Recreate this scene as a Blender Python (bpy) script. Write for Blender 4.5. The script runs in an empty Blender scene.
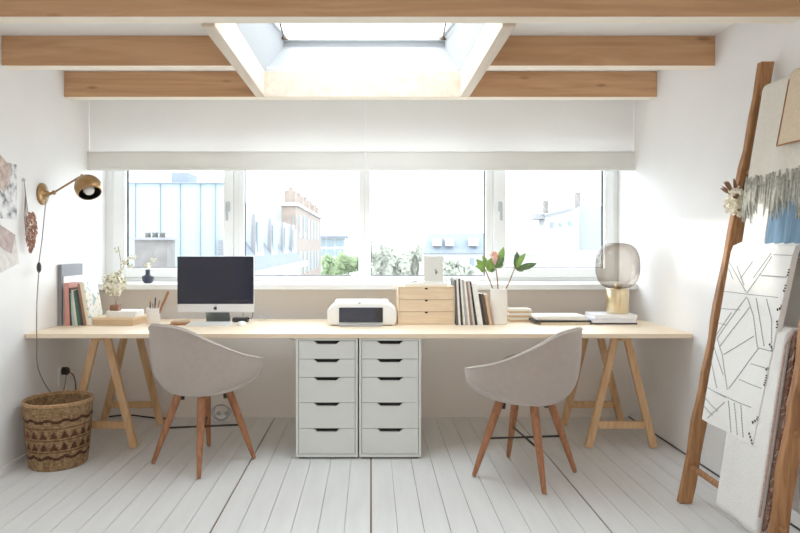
import bpy, math, random
from mathutils import Vector, Matrix
random.seed(7)
C = bpy.context.scene.collection
PI = math.pi
F, VX, VY, CZ = 640.0, 371.0, 246.0, 1.24      # focal length in pixels, vanishing point, eye height
def X(px, D): return (px - VX) * D / F
def Z(py, D): return CZ + (VY - py) * D / F
def P(px, py, D): return Vector((X(px, D), D, Z(py, D)))

# ------------------------------------------------------------------ materials
def lin(c):
    c = c / 255.0
    return c / 12.92 if c <= 0.04045 else ((c + 0.055) / 1.055) ** 2.4
def rgb(r, g, b): return (lin(r), lin(g), lin(b), 1.0)
def nt(name):
    m = bpy.data.materials.new(name); m.use_nodes = True
    t = m.node_tree; t.nodes.clear()
    out = t.nodes.new('ShaderNodeOutputMaterial')
    return m, t, out
def ramp(t, stops):
    r = t.nodes.new('ShaderNodeValToRGB')
    while len(r.color_ramp.elements) < len(stops): r.color_ramp.elements.new(0.5)
    for e, (p, c) in zip(r.color_ramp.elements, stops): e.position = p; e.color = c
    return r
def mat(name, col, rough=0.6, metal=0.0, var=0.06, scale=12.0, bump=0.0, bscale=60.0, stretch=(1, 1, 1), spec=0.4, sheen=0.0):
    """plain painted / cloth / metal surface with a slight mottling and optional bump"""
    m, t, out = nt(name)
    b = t.nodes.new('ShaderNodeBsdfPrincipled')
    b.inputs['Roughness'].default_value = rough; b.inputs['Metallic'].default_value = metal
    b.inputs['Specular IOR Level'].default_value = spec
    if sheen: b.inputs['Sheen Weight'].default_value = sheen
    tc = t.nodes.new('ShaderNodeTexCoord'); mp = t.nodes.new('ShaderNodeMapping')
    mp.inputs['Scale'].default_value = stretch
    t.links.new(tc.outputs['Object'], mp.inputs['Vector'])
    n = t.nodes.new('ShaderNodeTexNoise'); n.inputs['Scale'].default_value = scale; n.inputs['Detail'].default_value = 4
    t.links.new(mp.outputs['Vector'], n.inputs['Vector'])
    lo = tuple(max(0, x * (1 - var)) for x in col[:3]) + (1,); hi = tuple(min(1, x * (1 + var)) for x in col[:3]) + (1,)
    r = ramp(t, [(0.35, lo), (0.65, hi)])
    t.links.new(n.outputs['Fac'], r.inputs['Fac']); t.links.new(r.outputs['Color'], b.inputs['Base Color'])
    if bump:
        n2 = t.nodes.new('ShaderNodeTexNoise'); n2.inputs['Scale'].default_value = bscale; n2.inputs['Detail'].default_value = 3
        t.links.new(mp.outputs['Vector'], n2.inputs['Vector'])
        bp = t.nodes.new('ShaderNodeBump'); bp.inputs['Strength'].default_value = bump; bp.inputs['Distance'].default_value = 0.01
        t.links.new(n2.outputs['Fac'], bp.inputs['Height']); t.links.new(bp.outputs['Normal'], b.inputs['Normal'])
    t.links.new(b.outputs['BSDF'], out.inputs['Surface'])
    return m
def wood(name, light, dark, stretch=(1.2, 14, 14), scale=2.2, rough=0.55, knots=False, knotcol=(0.10, 0.04, 0.02, 1), kscale=(2.4, 6, 6)):
    m, t, out = nt(name)
    b = t.nodes.new('ShaderNodeBsdfPrincipled'); b.inputs['Roughness'].default_value = rough
    b.inputs['Specular IOR Level'].default_value = 0.3
    tc = t.nodes.new('ShaderNodeTexCoord'); mp = t.nodes.new('ShaderNodeMapping'); mp.inputs['Scale'].default_value = stretch
    t.links.new(tc.outputs['Object'], mp.inputs['Vector'])
    n = t.nodes.new('ShaderNodeTexNoise'); n.inputs['Scale'].default_value = scale; n.inputs['Detail'].default_value = 6
    n.inputs['Distortion'].default_value = 1.2
    t.links.new(mp.outputs['Vector'], n.inputs['Vector'])
    r = ramp(t, [(0.3, dark), (0.62, light)])
    t.links.new(n.outputs['Fac'], r.inputs['Fac'])
    src = r.outputs['Color']
    if knots:
        mk = t.nodes.new('ShaderNodeMapping'); mk.inputs['Scale'].default_value = kscale
        t.links.new(tc.outputs['Object'], mk.inputs['Vector'])
        v = t.nodes.new('ShaderNodeTexVoronoi'); v.inputs['Scale'].default_value = 1.0
        t.links.new(mk.outputs['Vector'], v.inputs['Vector'])
        rk = ramp(t, [(0.05, (1, 1, 1, 1)), (0.11, (0, 0, 0, 1))])
        t.links.new(v.outputs['Distance'], rk.inputs['Fac'])
        mx = t.nodes.new('ShaderNodeMixRGB'); mx.inputs['Color2'].default_value = knotcol
        mu = t.nodes.new('ShaderNodeMath'); mu.operation = 'MULTIPLY'; mu.inputs[1].default_value = 0.6
        t.links.new(rk.outputs['Color'], mu.inputs[0]); t.links.new(mu.outputs[0], mx.inputs['Fac'])
        t.links.new(src, mx.inputs['Color1']); src = mx.outputs['Color']
    t.links.new(src, b.inputs['Base Color']); t.links.new(b.outputs['BSDF'], out.inputs['Surface'])
    return m
def glass_thin(name, tint, gloss=0.06, edge=0.0, edgecol=(0.3, 0.22, 0.12, 1)):
    m, t, out = nt(name)
    tr = t.nodes.new('ShaderNodeBsdfTransparent'); gl = t.nodes.new('ShaderNodeBsdfGlossy')
    gl.inputs['Roughness'].default_value = 0.03
    lw = t.nodes.new('ShaderNodeLayerWeight'); lw.inputs['Blend'].default_value = 0.35
    r = ramp(t, [(0.0, tint), (1.0, edgecol if edge else tint)])
    t.links.new(lw.outputs['Facing'], r.inputs['Fac']); t.links.new(r.outputs['Color'], tr.inputs['Color'])
    fr = t.nodes.new('ShaderNodeMath'); fr.operation = 'MULTIPLY_ADD'
    fr.inputs[1].default_value = 0.25 if edge else 0.1; fr.inputs[2].default_value = gloss
    t.links.new(lw.outputs['Fresnel'], fr.inputs[0])
    mx = t.nodes.new('ShaderNodeMixShader')
    t.links.new(fr.outputs[0], mx.inputs['Fac']); t.links.new(tr.outputs[0], mx.inputs[1]); t.links.new(gl.outputs[0], mx.inputs[2])
    t.links.new(mx.outputs[0], out.inputs['Surface'])
    return m
def translucent(name, col, k):
    m, t, out = nt(name)
    d = t.nodes.new('ShaderNodeBsdfDiffuse'); tl = t.nodes.new('ShaderNodeBsdfTranslucent')
    tc = t.nodes.new('ShaderNodeTexCoord'); n = t.nodes.new('ShaderNodeTexNoise'); n.inputs['Scale'].default_value = 3
    t.links.new(tc.outputs['Object'], n.inputs['Vector'])
    r = ramp(t, [(0.3, tuple(x * 0.97 for x in col[:3]) + (1,)), (0.7, col)])
    t.links.new(n.outputs['Fac'], r.inputs['Fac'])
    t.links.new(r.outputs['Color'], d.inputs['Color']); t.links.new(r.outputs['Color'], tl.inputs['Color'])
    mx = t.nodes.new('ShaderNodeMixShader'); mx.inputs['Fac'].default_value = k
    t.links.new(d.outputs[0], mx.inputs[1]); t.links.new(tl.outputs[0], mx.inputs[2]); t.links.new(mx.outputs[0], out.inputs['Surface'])
    return m

M = {}
M['wall'] = mat('white_plaster', rgb(243, 242, 241), 0.85, var=0.015, scale=3, bump=0.06, bscale=9, spec=0.2)
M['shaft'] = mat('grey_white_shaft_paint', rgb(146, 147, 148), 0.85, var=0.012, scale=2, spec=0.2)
M['ceil'] = mat('white_ceiling_paint', rgb(245, 244, 242), 0.85, var=0.012, scale=2, spec=0.2)
M['frame'] = mat('white_window_lacquer', rgb(238, 238, 236), 0.4, var=0.01)
M['gasket'] = mat('dark_rubber_gasket', rgb(70, 74, 80), 0.6)
M['floor'] = mat('white_floor_paint', rgb(222, 221, 219), 0.5, var=0.035, scale=3.0, stretch=(6, 0.8, 1), bump=0.08, bscale=14, spec=0.35)
M['floorgap'] = mat('pale_plank_joint', rgb(214, 208, 200), 0.9)  # joints filled with pale floor paint
M['floorseam'] = mat('bare_wood_seam', rgb(120, 95, 75), 0.9)
M['beam'] = wood('pine_beam_wood', rgb(204, 158, 116), rgb(180, 132, 92), (0.8, 11, 11), 1.6, 0.6, True, rgb(110, 68, 48), (2.1, 7, 7))
M['trimmer'] = wood('pale_pine_wood', rgb(214, 198, 180), rgb(200, 180, 158), (12, 0.8, 12), 1.6, 0.6)
M['bounceside'] = wood('pine_with_bounce_light', rgb(250, 238, 220), rgb(240, 224, 202), (0.8, 11, 11), 1.6, 0.6)
M['birch'] = wood('birch_plywood', rgb(246, 226, 198), rgb(238, 214, 182), (0.7, 12, 12), 1.8, 0.45)
M['birchbox'] = wood('raw_birch_box', rgb(232, 208, 176), rgb(220, 192, 158), (1.5, 12, 12), 3, 0.55)
M['trestle'] = wood('honey_pine_trestle', rgb(222, 180, 134), rgb(198, 150, 104), (10, 10, 1.2), 3, 0.5)
M['legwood'] = wood('walnut_chair_leg', rgb(172, 112, 76), rgb(134, 82, 54), (18, 18, 1.6), 3, 0.4)
M['ladder'] = wood('rough_brown_ladder_wood', rgb(176, 124, 80), rgb(132, 86, 52), (14, 14, 1.4), 2.6, 0.6)
M['chair'] = mat('light_grey_chair_felt', rgb(176, 163, 154), 0.95, var=0.03, scale=30, bump=0.12, bscale=350, sheen=0.3, spec=0.1)
M['piping'] = mat('pale_piping', rgb(200, 190, 182), 0.9, var=0.01)
M['black'] = mat('black_metal', rgb(34, 32, 32), 0.45, var=0.02)
M['cab'] = mat('grey_white_foil', rgb(222, 225, 220), 0.4, var=0.008)
M['grip'] = mat('drawer_dark_inside', rgb(22, 22, 24), 0.8)
M['brass'] = mat('aged_brass', rgb(160, 126, 86), 0.3, 1.0, var=0.05)
M['brasslamp'] = mat('brushed_brass', rgb(224, 204, 164), 0.28, 1.0, var=0.03, stretch=(1, 1, 30))
M['smoke'] = glass_thin('smoked_glass', (0.76, 0.715, 0.67, 1), 0.03, 1, (0.36, 0.30, 0.25, 1))
M['pane'] = glass_thin('window_glass', (0.98, 0.99, 0.99, 1), 0.01)
M['skyglass'] = glass_thin('frosted_roof_glass', (0.90, 0.91, 0.91, 1), 0.01)
M['staymetal'] = mat('dark_bronze_stay', rgb(96, 78, 62), 0.5, var=0.02)
M['clear'] = glass_thin('clear_glass', (0.95, 0.97, 0.96, 1), 0.05, 1, (0.6, 0.65, 0.62, 1))
M['screen'] = mat('black_glass_screen', rgb(18, 21, 40), 0.10, var=0.1, scale=2, spec=0.5)
M['alu'] = mat('silver_aluminium', rgb(226, 228, 230), 0.35, 0.25, var=0.01)
M['standmet'] = mat('mirror_grey_aluminium', rgb(150, 158, 158), 0.25, 0.7, var=0.01)
M['whiteplastic'] = mat('white_plastic', rgb(244, 244, 242), 0.35, var=0.01)
M['darkplastic'] = mat('dark_blue_grey_plastic', rgb(44, 48, 62), 0.25, var=0.03)
M['greyplastic'] = mat('grey_plastic', rgb(176, 178, 180), 0.4)
M['paper'] = mat('white_paper', rgb(246, 244, 240), 0.8, var=0.01)
M['pages'] = mat('page_edges', rgb(236, 230, 218), 0.9, var=0.05, scale=90)
M['kraft'] = mat('kraft_board', rgb(206, 176, 140), 0.8, var=0.04)
M['ceramic'] = mat('matt_white_ceramic', rgb(240, 236, 230), 0.4, var=0.02)
M['cup'] = mat('speckled_cream_ceramic', rgb(232, 222, 212), 0.5, var=0.05, scale=120)
M['navy'] = mat('navy_glaze', rgb(34, 38, 58), 0.3, var=0.04)
M['leaf'] = mat('green_leaf', rgb(132, 172, 84), 0.45, var=0.2, scale=18)
M['leafd'] = mat('dark_green_leaf', rgb(92, 122, 78), 0.45, var=0.2, scale=18)
M['stem'] = mat('brown_stem', rgb(150, 112, 84), 0.7)
M['petal'] = mat('pink_petal', rgb(240, 196, 182), 0.7, var=0.08)
M['cream'] = mat('cream_blossom', rgb(250, 246, 228), 0.8, var=0.05)
M['lgreen'] = mat('pale_green_blossom', rgb(196, 200, 150), 0.8, var=0.1)
M['dried'] = mat('dried_rusty_flowers', rgb(160, 116, 98), 0.9, var=0.3, scale=40)
M['driedstem'] = mat('dried_stem', rgb(140, 116, 90), 0.9)
M['string'] = mat('grey_twisted_cord', rgb(122, 112, 100), 0.8, var=0.3, scale=300)
M['wool'] = mat('cream_wool', rgb(232, 226, 212), 0.95, var=0.03, scale=60, bump=0.5, bscale=120, sheen=0.3, spec=0.05)
M['knit'] = mat('white_waffle_cotton', rgb(240, 238, 234), 0.95, var=0.02, bump=0.5, bscale=140, spec=0.05)
M['embro'] = mat('white_cotton_rug', rgb(243, 241, 236), 0.95, var=0.015, scale=40, bump=0.25, bscale=200, spec=0.05)
M['thread'] = mat('grey_black_thread', rgb(150, 150, 152), 0.9, var=0.25, scale=200)
M['threadk'] = mat('black_thread', rgb(34, 32, 32), 0.9)
M['fringe'] = mat('grey_green_fringe', rgb(176, 175, 164), 0.95, var=0.25, scale=60)
M['denim'] = mat('blue_denim_cotton', rgb(104, 134, 160), 0.95, var=0.22, scale=14, stretch=(1, 6, 0.4))
M['tan'] = mat('tan_linen', rgb(224, 204, 174), 0.95, var=0.05, scale=60, bump=0.3)
M['tanhem'] = mat('brown_hem', rgb(158, 104, 66), 0.95)
M['rust'] = mat('rust_fringe_wool', rgb(118, 84, 70), 0.95, var=0.35, scale=60, bump=0.6)
M['pinkhem'] = mat('dusty_pink_hem', rgb(188, 160, 150), 0.95, var=0.2, scale=80)

# ------------------------------------------------------------------ mesh builder
class MB:
    def __init__(s): s.v = []; s.f = []; s.m = []
    def add(s, vs, fs, mi=0):
        o = len(s.v); s.v += [tuple(v) for v in vs]
        for f in fs: s.f.append([i + o for i in f]); s.m.append(mi)
        return s
    def box(s, x0, x1, y0, y1, z0, z1, mi=0):
        vs = [(x, y, z) for z in (z0, z1) for y in (y0, y1) for x in (x0, x1)]
        return s.add(vs, [(0, 2, 3, 1), (4, 5, 7, 6), (0, 1, 5, 4), (2, 6, 7, 3), (0, 4, 6, 2), (1, 3, 7, 5)], mi)
    def obox(s, c, ax, ay, az, mi=0):
        c = Vector(c); ax, ay, az = Vector(ax), Vector(ay), Vector(az)
        vs = [c + ax * i + ay * j + az * k for k in (-1, 1) for j in (-1, 1) for i in (-1, 1)]
        return s.add(vs, [(0, 2, 3, 1), (4, 5, 7, 6), (0, 1, 5, 4), (2, 6, 7, 3), (0, 4, 6, 2), (1, 3, 7, 5)], mi)
    def bar(s, p, q, w, d, side=(0, 1, 0), mi=0):
        """rectangular bar p->q: half-width w across, half-depth d along 'side'"""
        p, q = Vector(p), Vector(q); t = (q - p); L = t.length; t.normalize()
        sd = Vector(side); sd = (sd - t * sd.dot(t)).normalized(); n = t.cross(sd)
        return s.obox((p + q) / 2, n * w, sd * d, t * (L / 2), mi)
    def tube(s, pts, rad, n=10, mi=0, cap=True):
        pts = [Vector(p) for p in pts]; k = len(pts)
        if not hasattr(rad, '__len__'): rad = [rad] * k
        T = [(pts[min(i + 1, k - 1)] - pts[max(i - 1, 0)]).normalized() for i in range(k)]
        up = Vector((0, 0, 1)) if abs(T[0].z) < 0.9 else Vector((1, 0, 0))
        nrm = (up - T[0] * up.dot(T[0])).normalized(); vs = []
        for i in range(k):
            nrm = (nrm - T[i] * nrm.dot(T[i])).normalized(); b = T[i].cross(nrm)
            for j in range(n):
                a = 2 * PI * j / n
                vs.append(pts[i] + (nrm * math.cos(a) + b * math.sin(a)) * rad[i])
        fs = [(i * n + j, i * n + (j + 1) % n, (i + 1) * n + (j + 1) % n, (i + 1) * n + j) for i in range(k - 1) for j in range(n)]
        if cap: fs += [tuple(range(n - 1, -1, -1)), tuple((k - 1) * n + j for j in range(n))]
        return s.add(vs, fs, mi)
    def lathe(s, prof, c=(0, 0, 0), n=32, mi=0, axis=None, cap=True):
        R = Matrix.Identity(3)
        if axis is not None: R = Vector((0, 0, 1)).rotation_difference(Vector(axis).normalized()).to_matrix()
        c = Vector(c); vs = []; k = len(prof)
        for r, z in prof:
            for j in range(n):
                a = 2 * PI * j / n; vs.append(c + R @ Vector((r * math.cos(a), r * math.sin(a), z)))
        fs = [(i * n + j, i * n + (j + 1) % n, (i + 1) * n + (j + 1) % n, (i + 1) * n + j) for i in range(k - 1) for j in range(n)]
        if prof[0][0] > 1e-6: fs.append(tuple(range(n - 1, -1, -1)))
        if cap and prof[-1][0] > 1e-6: fs.append(tuple((k - 1) * n + j for j in range(n)))
        return s.add(vs, fs, mi)
    def prism(s, poly, a, b, axis='y', mi=0):
        """polygon extruded along axis from a to b; poly in the other two coordinates"""
        def put(p, h):
            return {'y': (p[0], h, p[1]), 'x': (h, p[0], p[1]), 'z': (p[0], p[1], h)}[axis]
        n = len(poly); vs = [put(p, a) for p in poly] + [put(p, b) for p in poly]
        fs = [tuple(range(n - 1, -1, -1)), tuple(range(n, 2 * n))] + [(i, (i + 1) % n, n + (i + 1) % n, n + i) for i in range(n)]
        return s.add(vs, fs, mi)
    def grid(s, fn, nu, nv, mi=0, wrap=False):
        vs = [fn(i / nu, j / nv) for j in range(nv + 1) for i in range(nu + 1)]
        w = nu + 1
        return s.add(vs, [(j * w + i, j * w + i + 1, (j + 1) * w + i + 1, (j + 1) * w + i) for j in range(nv) for i in range(nu)], mi)
    def ball(s, c, r, mi=0, n=10, sq=(1, 1, 1)):
        c = Vector(c); pr = [(max(1e-7, math.sin(PI * i / n)), -math.cos(PI * i / n)) for i in range(n + 1)]
        m2 = MB(); m2.lathe(pr, n=n + 2)
        return s.add([(c.x + v[0] * r * sq[0], c.y + v[1] * r * sq[1], c.z + v[2] * r * sq[2]) for v in m2.v], m2.f, mi)
    def leaf(s, base, tip, w, nrm=(0, -1, 0.2), mi=0, bend=0.1, seg=6):
        b, t = Vector(base), Vector(tip); ax = t - b; L = ax.length; n = Vector(nrm)
        sd = ax.cross(n).normalized(); n = sd.cross(ax).normalized()
        vs = []
        for i in range(seg + 1):
            u = i / seg; ww = w * math.sin(PI * min(1, 0.06 + 0.94 * u)) ** 0.8 if 0 < i < seg else w * 0.06
            c = b + ax * u + n * (math.sin(PI * u) * bend * L)
            vs += [c - sd * ww, c - n * ww * 0.25, c + sd * ww]
        fs = []
        for i in range(seg):
            a = i * 3; fs += [(a, a + 1, a + 4, a + 3), (a + 1, a + 2, a + 5, a + 4)]
        return s.add(vs, fs, mi)
    def build(s, name, mats, parent=None, smooth=False, bevel=0.0, loc=None, sub=0, solid=0.0, seg=2, weld=False):
        me = bpy.data.meshes.new(name)
        L = Vector(loc) if loc is not None else Vector((0, 0, 0))
        me.from_pydata([(v[0] - L.x, v[1] - L.y, v[2] - L.z) for v in s.v], [], s.f)
        if not isinstance(mats, (list, tuple)): mats = [mats]
        for m in mats: me.materials.append(m)
        me.polygons.foreach_set('material_index', s.m)
        if smooth: me.polygons.foreach_set('use_smooth', [True] * len(s.f))
        me.update()
        o = bpy.data.objects.new(name, me); C.objects.link(o); o.location = L
        if parent is not None: o.parent = parent
        if weld: w = o.modifiers.new('w', 'WELD'); w.merge_threshold = 0.0005
        if solid: w = o.modifiers.new('s', 'SOLIDIFY'); w.thickness = solid; w.offset = 0
        if bevel:
            w = o.modifiers.new('b', 'BEVEL'); w.width = bevel; w.segments = seg; w.limit_method = 'ANGLE'
        if sub: w = o.modifiers.new('d', 'SUBSURF'); w.levels = sub; w.render_levels = sub
        if smooth and bevel:
            pass
        return o

def tag(o, label=None, cat=None, group=None, kind=None):
    if label: o['label'] = label
    if cat: o['category'] = cat
    if group: o['group'] = group
    if kind: o['kind'] = kind
    return o
def empty(name, loc=(0, 0, 0), rz=0, label=None, cat=None, group=None, kind=None):
    o = bpy.data.objects.new(name, None); C.objects.link(o); o.location = loc; o.rotation_euler = (0, 0, rz)
    o.empty_display_size = 0.05
    return tag(o, label, cat, group, kind)
def kids(o): return [c for c in bpy.data.objects if c.parent == o]
def copy_tree(o, parent=None):
    c = o.copy(); C.objects.link(c); c.parent = parent
    for ch in kids(o): copy_tree(ch, c)
    return c
def st(o): o['kind'] = 'structure'; return o

# ------------------------------------------------------------------ dimensions
LX, RX = -2.01, 1.872
KY, BY, WY = 4.64, 4.56, 4.85          # knee wall, blind plane, window plane
CH = 2.385                             # ceiling height
REAR = -2.2
SX0, SX1, SY0, SY1 = -0.695, 0.585, 2.86, 4.19   # skylight opening
DT = 0.73                              # desk top height

# ------------------------------------------------------------------ room shell
b = MB(); w = 0.116
n0, n1 = -18, 17
for i in range(n0, n1):
    x0, x1 = i * w, (i + 1) * w
    g0 = 0.0045 if i in (-6, 0, 9) else 0.0014
    g1 = 0.0045 if i + 1 in (-6, 0, 9) else 0.0014
    x0, x1 = max(LX, x0 + g0), min(RX, x1 - g1)
    if x1 <= x0: continue
    b.box(x0, x1, REAR, KY, -0.02, 0.0, 0)
b.box(LX - 0.1, RX + 0.1, REAR - 0.1, 5.0, -0.08, -0.012, 1)
for i in (-6, 0, 9): b.box(i * w - 0.0046, i * w + 0.0046, REAR, KY, -0.02, -0.006, 2)
st(b.build('floor', [M['floor'], M['floorgap'], M['floorseam']]))
T = 0.12
st(MB().box(LX - T, LX, REAR - T, WY + 0.1, -0.05, CH + 0.06).build('wall_left', M['wall']))
st(MB().box(RX, RX + T, REAR - T, WY + 0.1, -0.05, CH + 0.06).build('wall_right', M['wall']))
M['kneewall'] = mat('white_plaster_warm_shade', rgb(240, 230, 220), 0.85, var=0.015, scale=3, bump=0.06, bscale=9, spec=0.2)  # warm shade under the desk put into the wall colour
st(MB().box(LX, RX, KY, WY + 0.1, -0.05, 0.93).build('wall_back', M['kneewall']))
st(MB().box(LX, RX, WY, WY + 0.12, 2.10, CH).build('wall_back_upper', M['wall']))
st(MB().box(LX, RX, REAR - T, REAR, -0.05, CH).build('wall_front', M['wall']))
b = MB(); H1 = CH + 0.05
e_ = 0.031
b.box(LX, SX0 - e_, REAR, WY + 0.12, CH, H1); b.box(SX1 + e_, RX, REAR, WY + 0.12, CH, H1)
b.box(SX0 - e_, SX1 + e_, REAR, SY0 - e_, CH, H1); b.box(SX0 - e_, SX1 + e_, SY1 + 0.08, WY + 0.12, CH, H1)
st(b.build('ceiling', M['ceil']))
# baseboard left, thin, and the dark gap along the right wall
st(MB().box(LX, LX + 0.012, 0.2, KY, 0.0, 0.035).build('baseboard_left', M['wall'], bevel=0.002))
st(MB().box(RX - 0.008, RX, 0.2, KY, 0.0, 0.006).build('trim_1', M['black']))
# sill
st(MB().box(LX, RX, 4.49, WY + 0.02, 0.933, 0.973).build('trim_2', M['frame'], bevel=0.004))

# skylight shaft and its window
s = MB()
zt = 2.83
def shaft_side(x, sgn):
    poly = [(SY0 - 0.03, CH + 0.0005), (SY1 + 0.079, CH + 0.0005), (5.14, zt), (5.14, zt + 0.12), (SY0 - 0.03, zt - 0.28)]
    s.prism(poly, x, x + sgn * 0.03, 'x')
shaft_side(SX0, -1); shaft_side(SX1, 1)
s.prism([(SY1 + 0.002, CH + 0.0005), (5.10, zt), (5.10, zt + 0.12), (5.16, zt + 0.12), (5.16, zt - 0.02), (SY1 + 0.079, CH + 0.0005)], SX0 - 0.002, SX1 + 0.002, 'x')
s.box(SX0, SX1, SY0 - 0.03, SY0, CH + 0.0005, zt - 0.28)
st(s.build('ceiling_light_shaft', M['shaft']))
sk = empty('window_5', (0, 3.7, zt + 0.08), kind='structure')
k = MB()
k.box(SX0, SX1, 5.05, 5.10, zt + 0.04, zt + 0.11)
def gz(y): return zt + 0.11 - (5.10 - y) * 0.174
for xa_, xb_ in ((SX0, SX0 + 0.02), (SX1 - 0.02, SX1)):
    k.prism([(SY0, gz(SY0) - 0.03), (5.06, gz(5.06) - 0.03), (5.06, gz(5.06)), (SY0, gz(SY0))], xa_, xb_, 'x')
k.box(SX0, SX1, SY0, SY0 + 0.03, gz(SY0) - 0.03, gz(SY0))
o = k.build('window_frame', M['frame'], sk, loc=(0, 3.7, zt + 0.08)); o.location = (0, 0, 0)
o = MB().prism([(SY0 - 0.02, gz(SY0 - 0.02) + 0.001), (5.1, gz(5.1) + 0.001), (5.1, gz(5.1) + 0.008), (SY0 - 0.02, gz(SY0 - 0.02) + 0.008)], SX0, SX1, 'x').build('pane', M['skyglass'], sk, loc=(0, 3.7, zt + 0.08)); o.location = (0, 0, 0)
def rel(o, root): o.location = o.location - root.location; return o
for px, px2 in ((284, 279.5), (443, 446)):
    p0 = P(px, 38, 4.98); p1 = P(px2, 21, 4.30)
    p1.z = min(p1.z, gz(4.30) - 0.02)
    t_ = MB().tube([p0, p1], 0.007, 8); t_.ball(p0, 0.02, n=8); t_.tube([p0 + Vector((-0.03, 0, 0.0)), p0 + Vector((0.03, 0, -0.012))], 0.008, 8)
    o = t_.build('window_stay', M['staymetal'], sk, loc=(0, 3.7, zt + 0.08), smooth=True); o.location = (0, 0, 0)

# beams and trimmers
def beam(x0, x1, y0, z0=2.22, th=0.085, name='ceiling_beam', mt=None, z1=CH):
    b_ = MB().box(x0, x1, y0, y0 + th, z0, z1); b_.m[0] = 1      # paler underside, bounced light put into its colour
    o = b_.build(name, [mt or M['beam'], M['bounceside']], bevel=0.004)
    return st(o)
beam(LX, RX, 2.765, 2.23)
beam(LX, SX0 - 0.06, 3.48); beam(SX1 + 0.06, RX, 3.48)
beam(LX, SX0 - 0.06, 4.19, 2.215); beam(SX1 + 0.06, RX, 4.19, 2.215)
beam(SX0 - 0.06, SX1 + 0.06, 4.19, 2.215, mt=M['trimmer'])  # same beam, its skylit brightness put into a paler wood colour
for x0 in (SX0 - 0.06, SX1):
    st(MB().box(x0, x0 + 0.06, 2.85, 4.19, 2.2175, CH).build('ceiling_beam', M['trimmer'], bevel=0.003))

# ------------------------------------------------------------------ windows
GT = 2.06
def window(n, x0, x1, gx0, gx1, gz0, sash, handle=None):
    root = empty('window_%d' % n, ((x0 + x1) / 2, WY, 0.973), kind='structure')
    L = root.location
    def fr(mb, X0, X1, Z0, Z1, a0, a1, b0, b1, y0, y1, mi=0):
        mb.box(X0, a0, y0, y1, Z0, Z1, mi); mb.box(a1, X1, y0, y1, Z0, Z1, mi)
        mb.box(a0, a1, y0, y1, Z0, b0, mi); mb.box(a0, a1, y0, y1, b1, Z1, mi)
    f = MB()
    if sash:
        s0, s1, sz0 = gx0 - 0.095, gx1 + 0.075, 1.0
        fr(f, x0, x1, 0.973, 2.12, s0, s1, sz0, 2.10, WY, WY + 0.08)
    else:
        fr(f, x0, x1, 0.973, 2.12, gx0 - 0.004, gx1 + 0.004, gz0 - 0.004, GT + 0.004, WY, WY + 0.08)
    rel(f.build('window_frame', M['frame'], root, bevel=0.004, loc=(L.x, L.y, L.z)), root)
    if sash:
        q = MB(); fr(q, s0 + 0.003, s1 - 0.003, sz0 + 0.003, 2.097, gx0, gx1, gz0, GT, WY - 0.018, WY + 0.06)
        rel(q.build('sash', M['frame'], root, bevel=0.005, loc=(L.x, L.y, L.z)), root)
    g = MB(); gw = 0.007
    fr(g, gx0 - 0.002, gx1 + 0.002, gz0 - 0.002, GT + 0.002, gx0 + gw * (1.6 if n == 1 else 0.7), gx1 - gw * (1.6 if n == 4 else 0.9), gz0 + gw * 0.8, GT - gw, WY + 0.02, WY + 0.035)
    rel(g.build('gasket', M['gasket'], root, loc=(L.x, L.y, L.z)), root)
    p = MB().box(gx0, gx1, WY + 0.036, WY + 0.042, gz0, GT)
    rel(p.build('pane', M['pane'], root, loc=(L.x, L.y, L.z)), root)
    if handle:
        hx = handle; h = MB(); y = WY - 0.018
        h.box(hx - 0.014, hx + 0.014, y - 0.01, y, 1.50, 1.575)
        h.tube([(hx, y - 0.01, 1.555), (hx, y - 0.045, 1.555)], 0.009, 10)
        h.box(hx - 0.010, hx + 0.010, y - 0.052, y - 0.038, 1.43, 1.565)
        rel(h.build('handle', M['greyplastic'], root, bevel=0.003, loc=(L.x, L.y, L.z)), root)
window(1, LX, -1.003, -1.856, -1.114, 1.073, True, -1.078)
window(2, -1.003, -0.049, -0.958, -0.098, 1.013, False)
window(3, -0.049, 0.90, 0.0, 0.864, 1.013, False)
window(4, 0.90, RX, 1.019, 1.765, 1.073, True, 0.974)

# ------------------------------------------------------------------ roman blinds
M['blind'] = translucent('sheer_white_linen', rgb(236, 233, 228), 0.32)
M['blindf'] = translucent('folded_white_linen', rgb(247, 246, 243), 0.42)
def blind(x0, x1, label):
    r = empty('roman_blind', ((x0 + x1) / 2, BY, 2.3), label=label, cat='blind', group='roman blinds over the window band')
    f = MB().grid(lambda u, v: (x0 + (x1 - x0) * u, BY + 0.004 * math.sin(9 * v) + 0.002 * math.sin(u * 17 + v * 3), 1.90 + (CH - 0.03 - 1.90) * v), 24, 12)
    rel(f.build('blind_fabric', M['blind'], r, True, loc=r.location), r)
    g = MB()
    g.box(x0, x1, BY - 0.028, BY - 0.020, 1.785, 1.905); g.box(x0, x1, BY - 0.012, BY - 0.006, 1.774, 1.90)
    g.box(x0, x1, BY - 0.03, BY + 0.006, 1.90, 1.912)
    g.box(x0, x1, BY - 0.034, BY - 0.018, 1.774, 1.80)
    rel(g.build('folded_hem', M['blindf'], r, bevel=0.003, loc=r.location), r)
    h = MB().box(x0, x1, BY - 0.01, BY + 0.03, CH - 0.04, CH)
    rel(h.build('head_rail', M['frame'], r, loc=r.location), r)
blind(LX + 0.004, -0.0415, 'sheer white roman blind with folded hem, the one nearer the brass wall lamp')
blind(-0.037, 1.868, 'sheer white roman blind with folded hem, the one above the smoked glass lamp')

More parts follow.
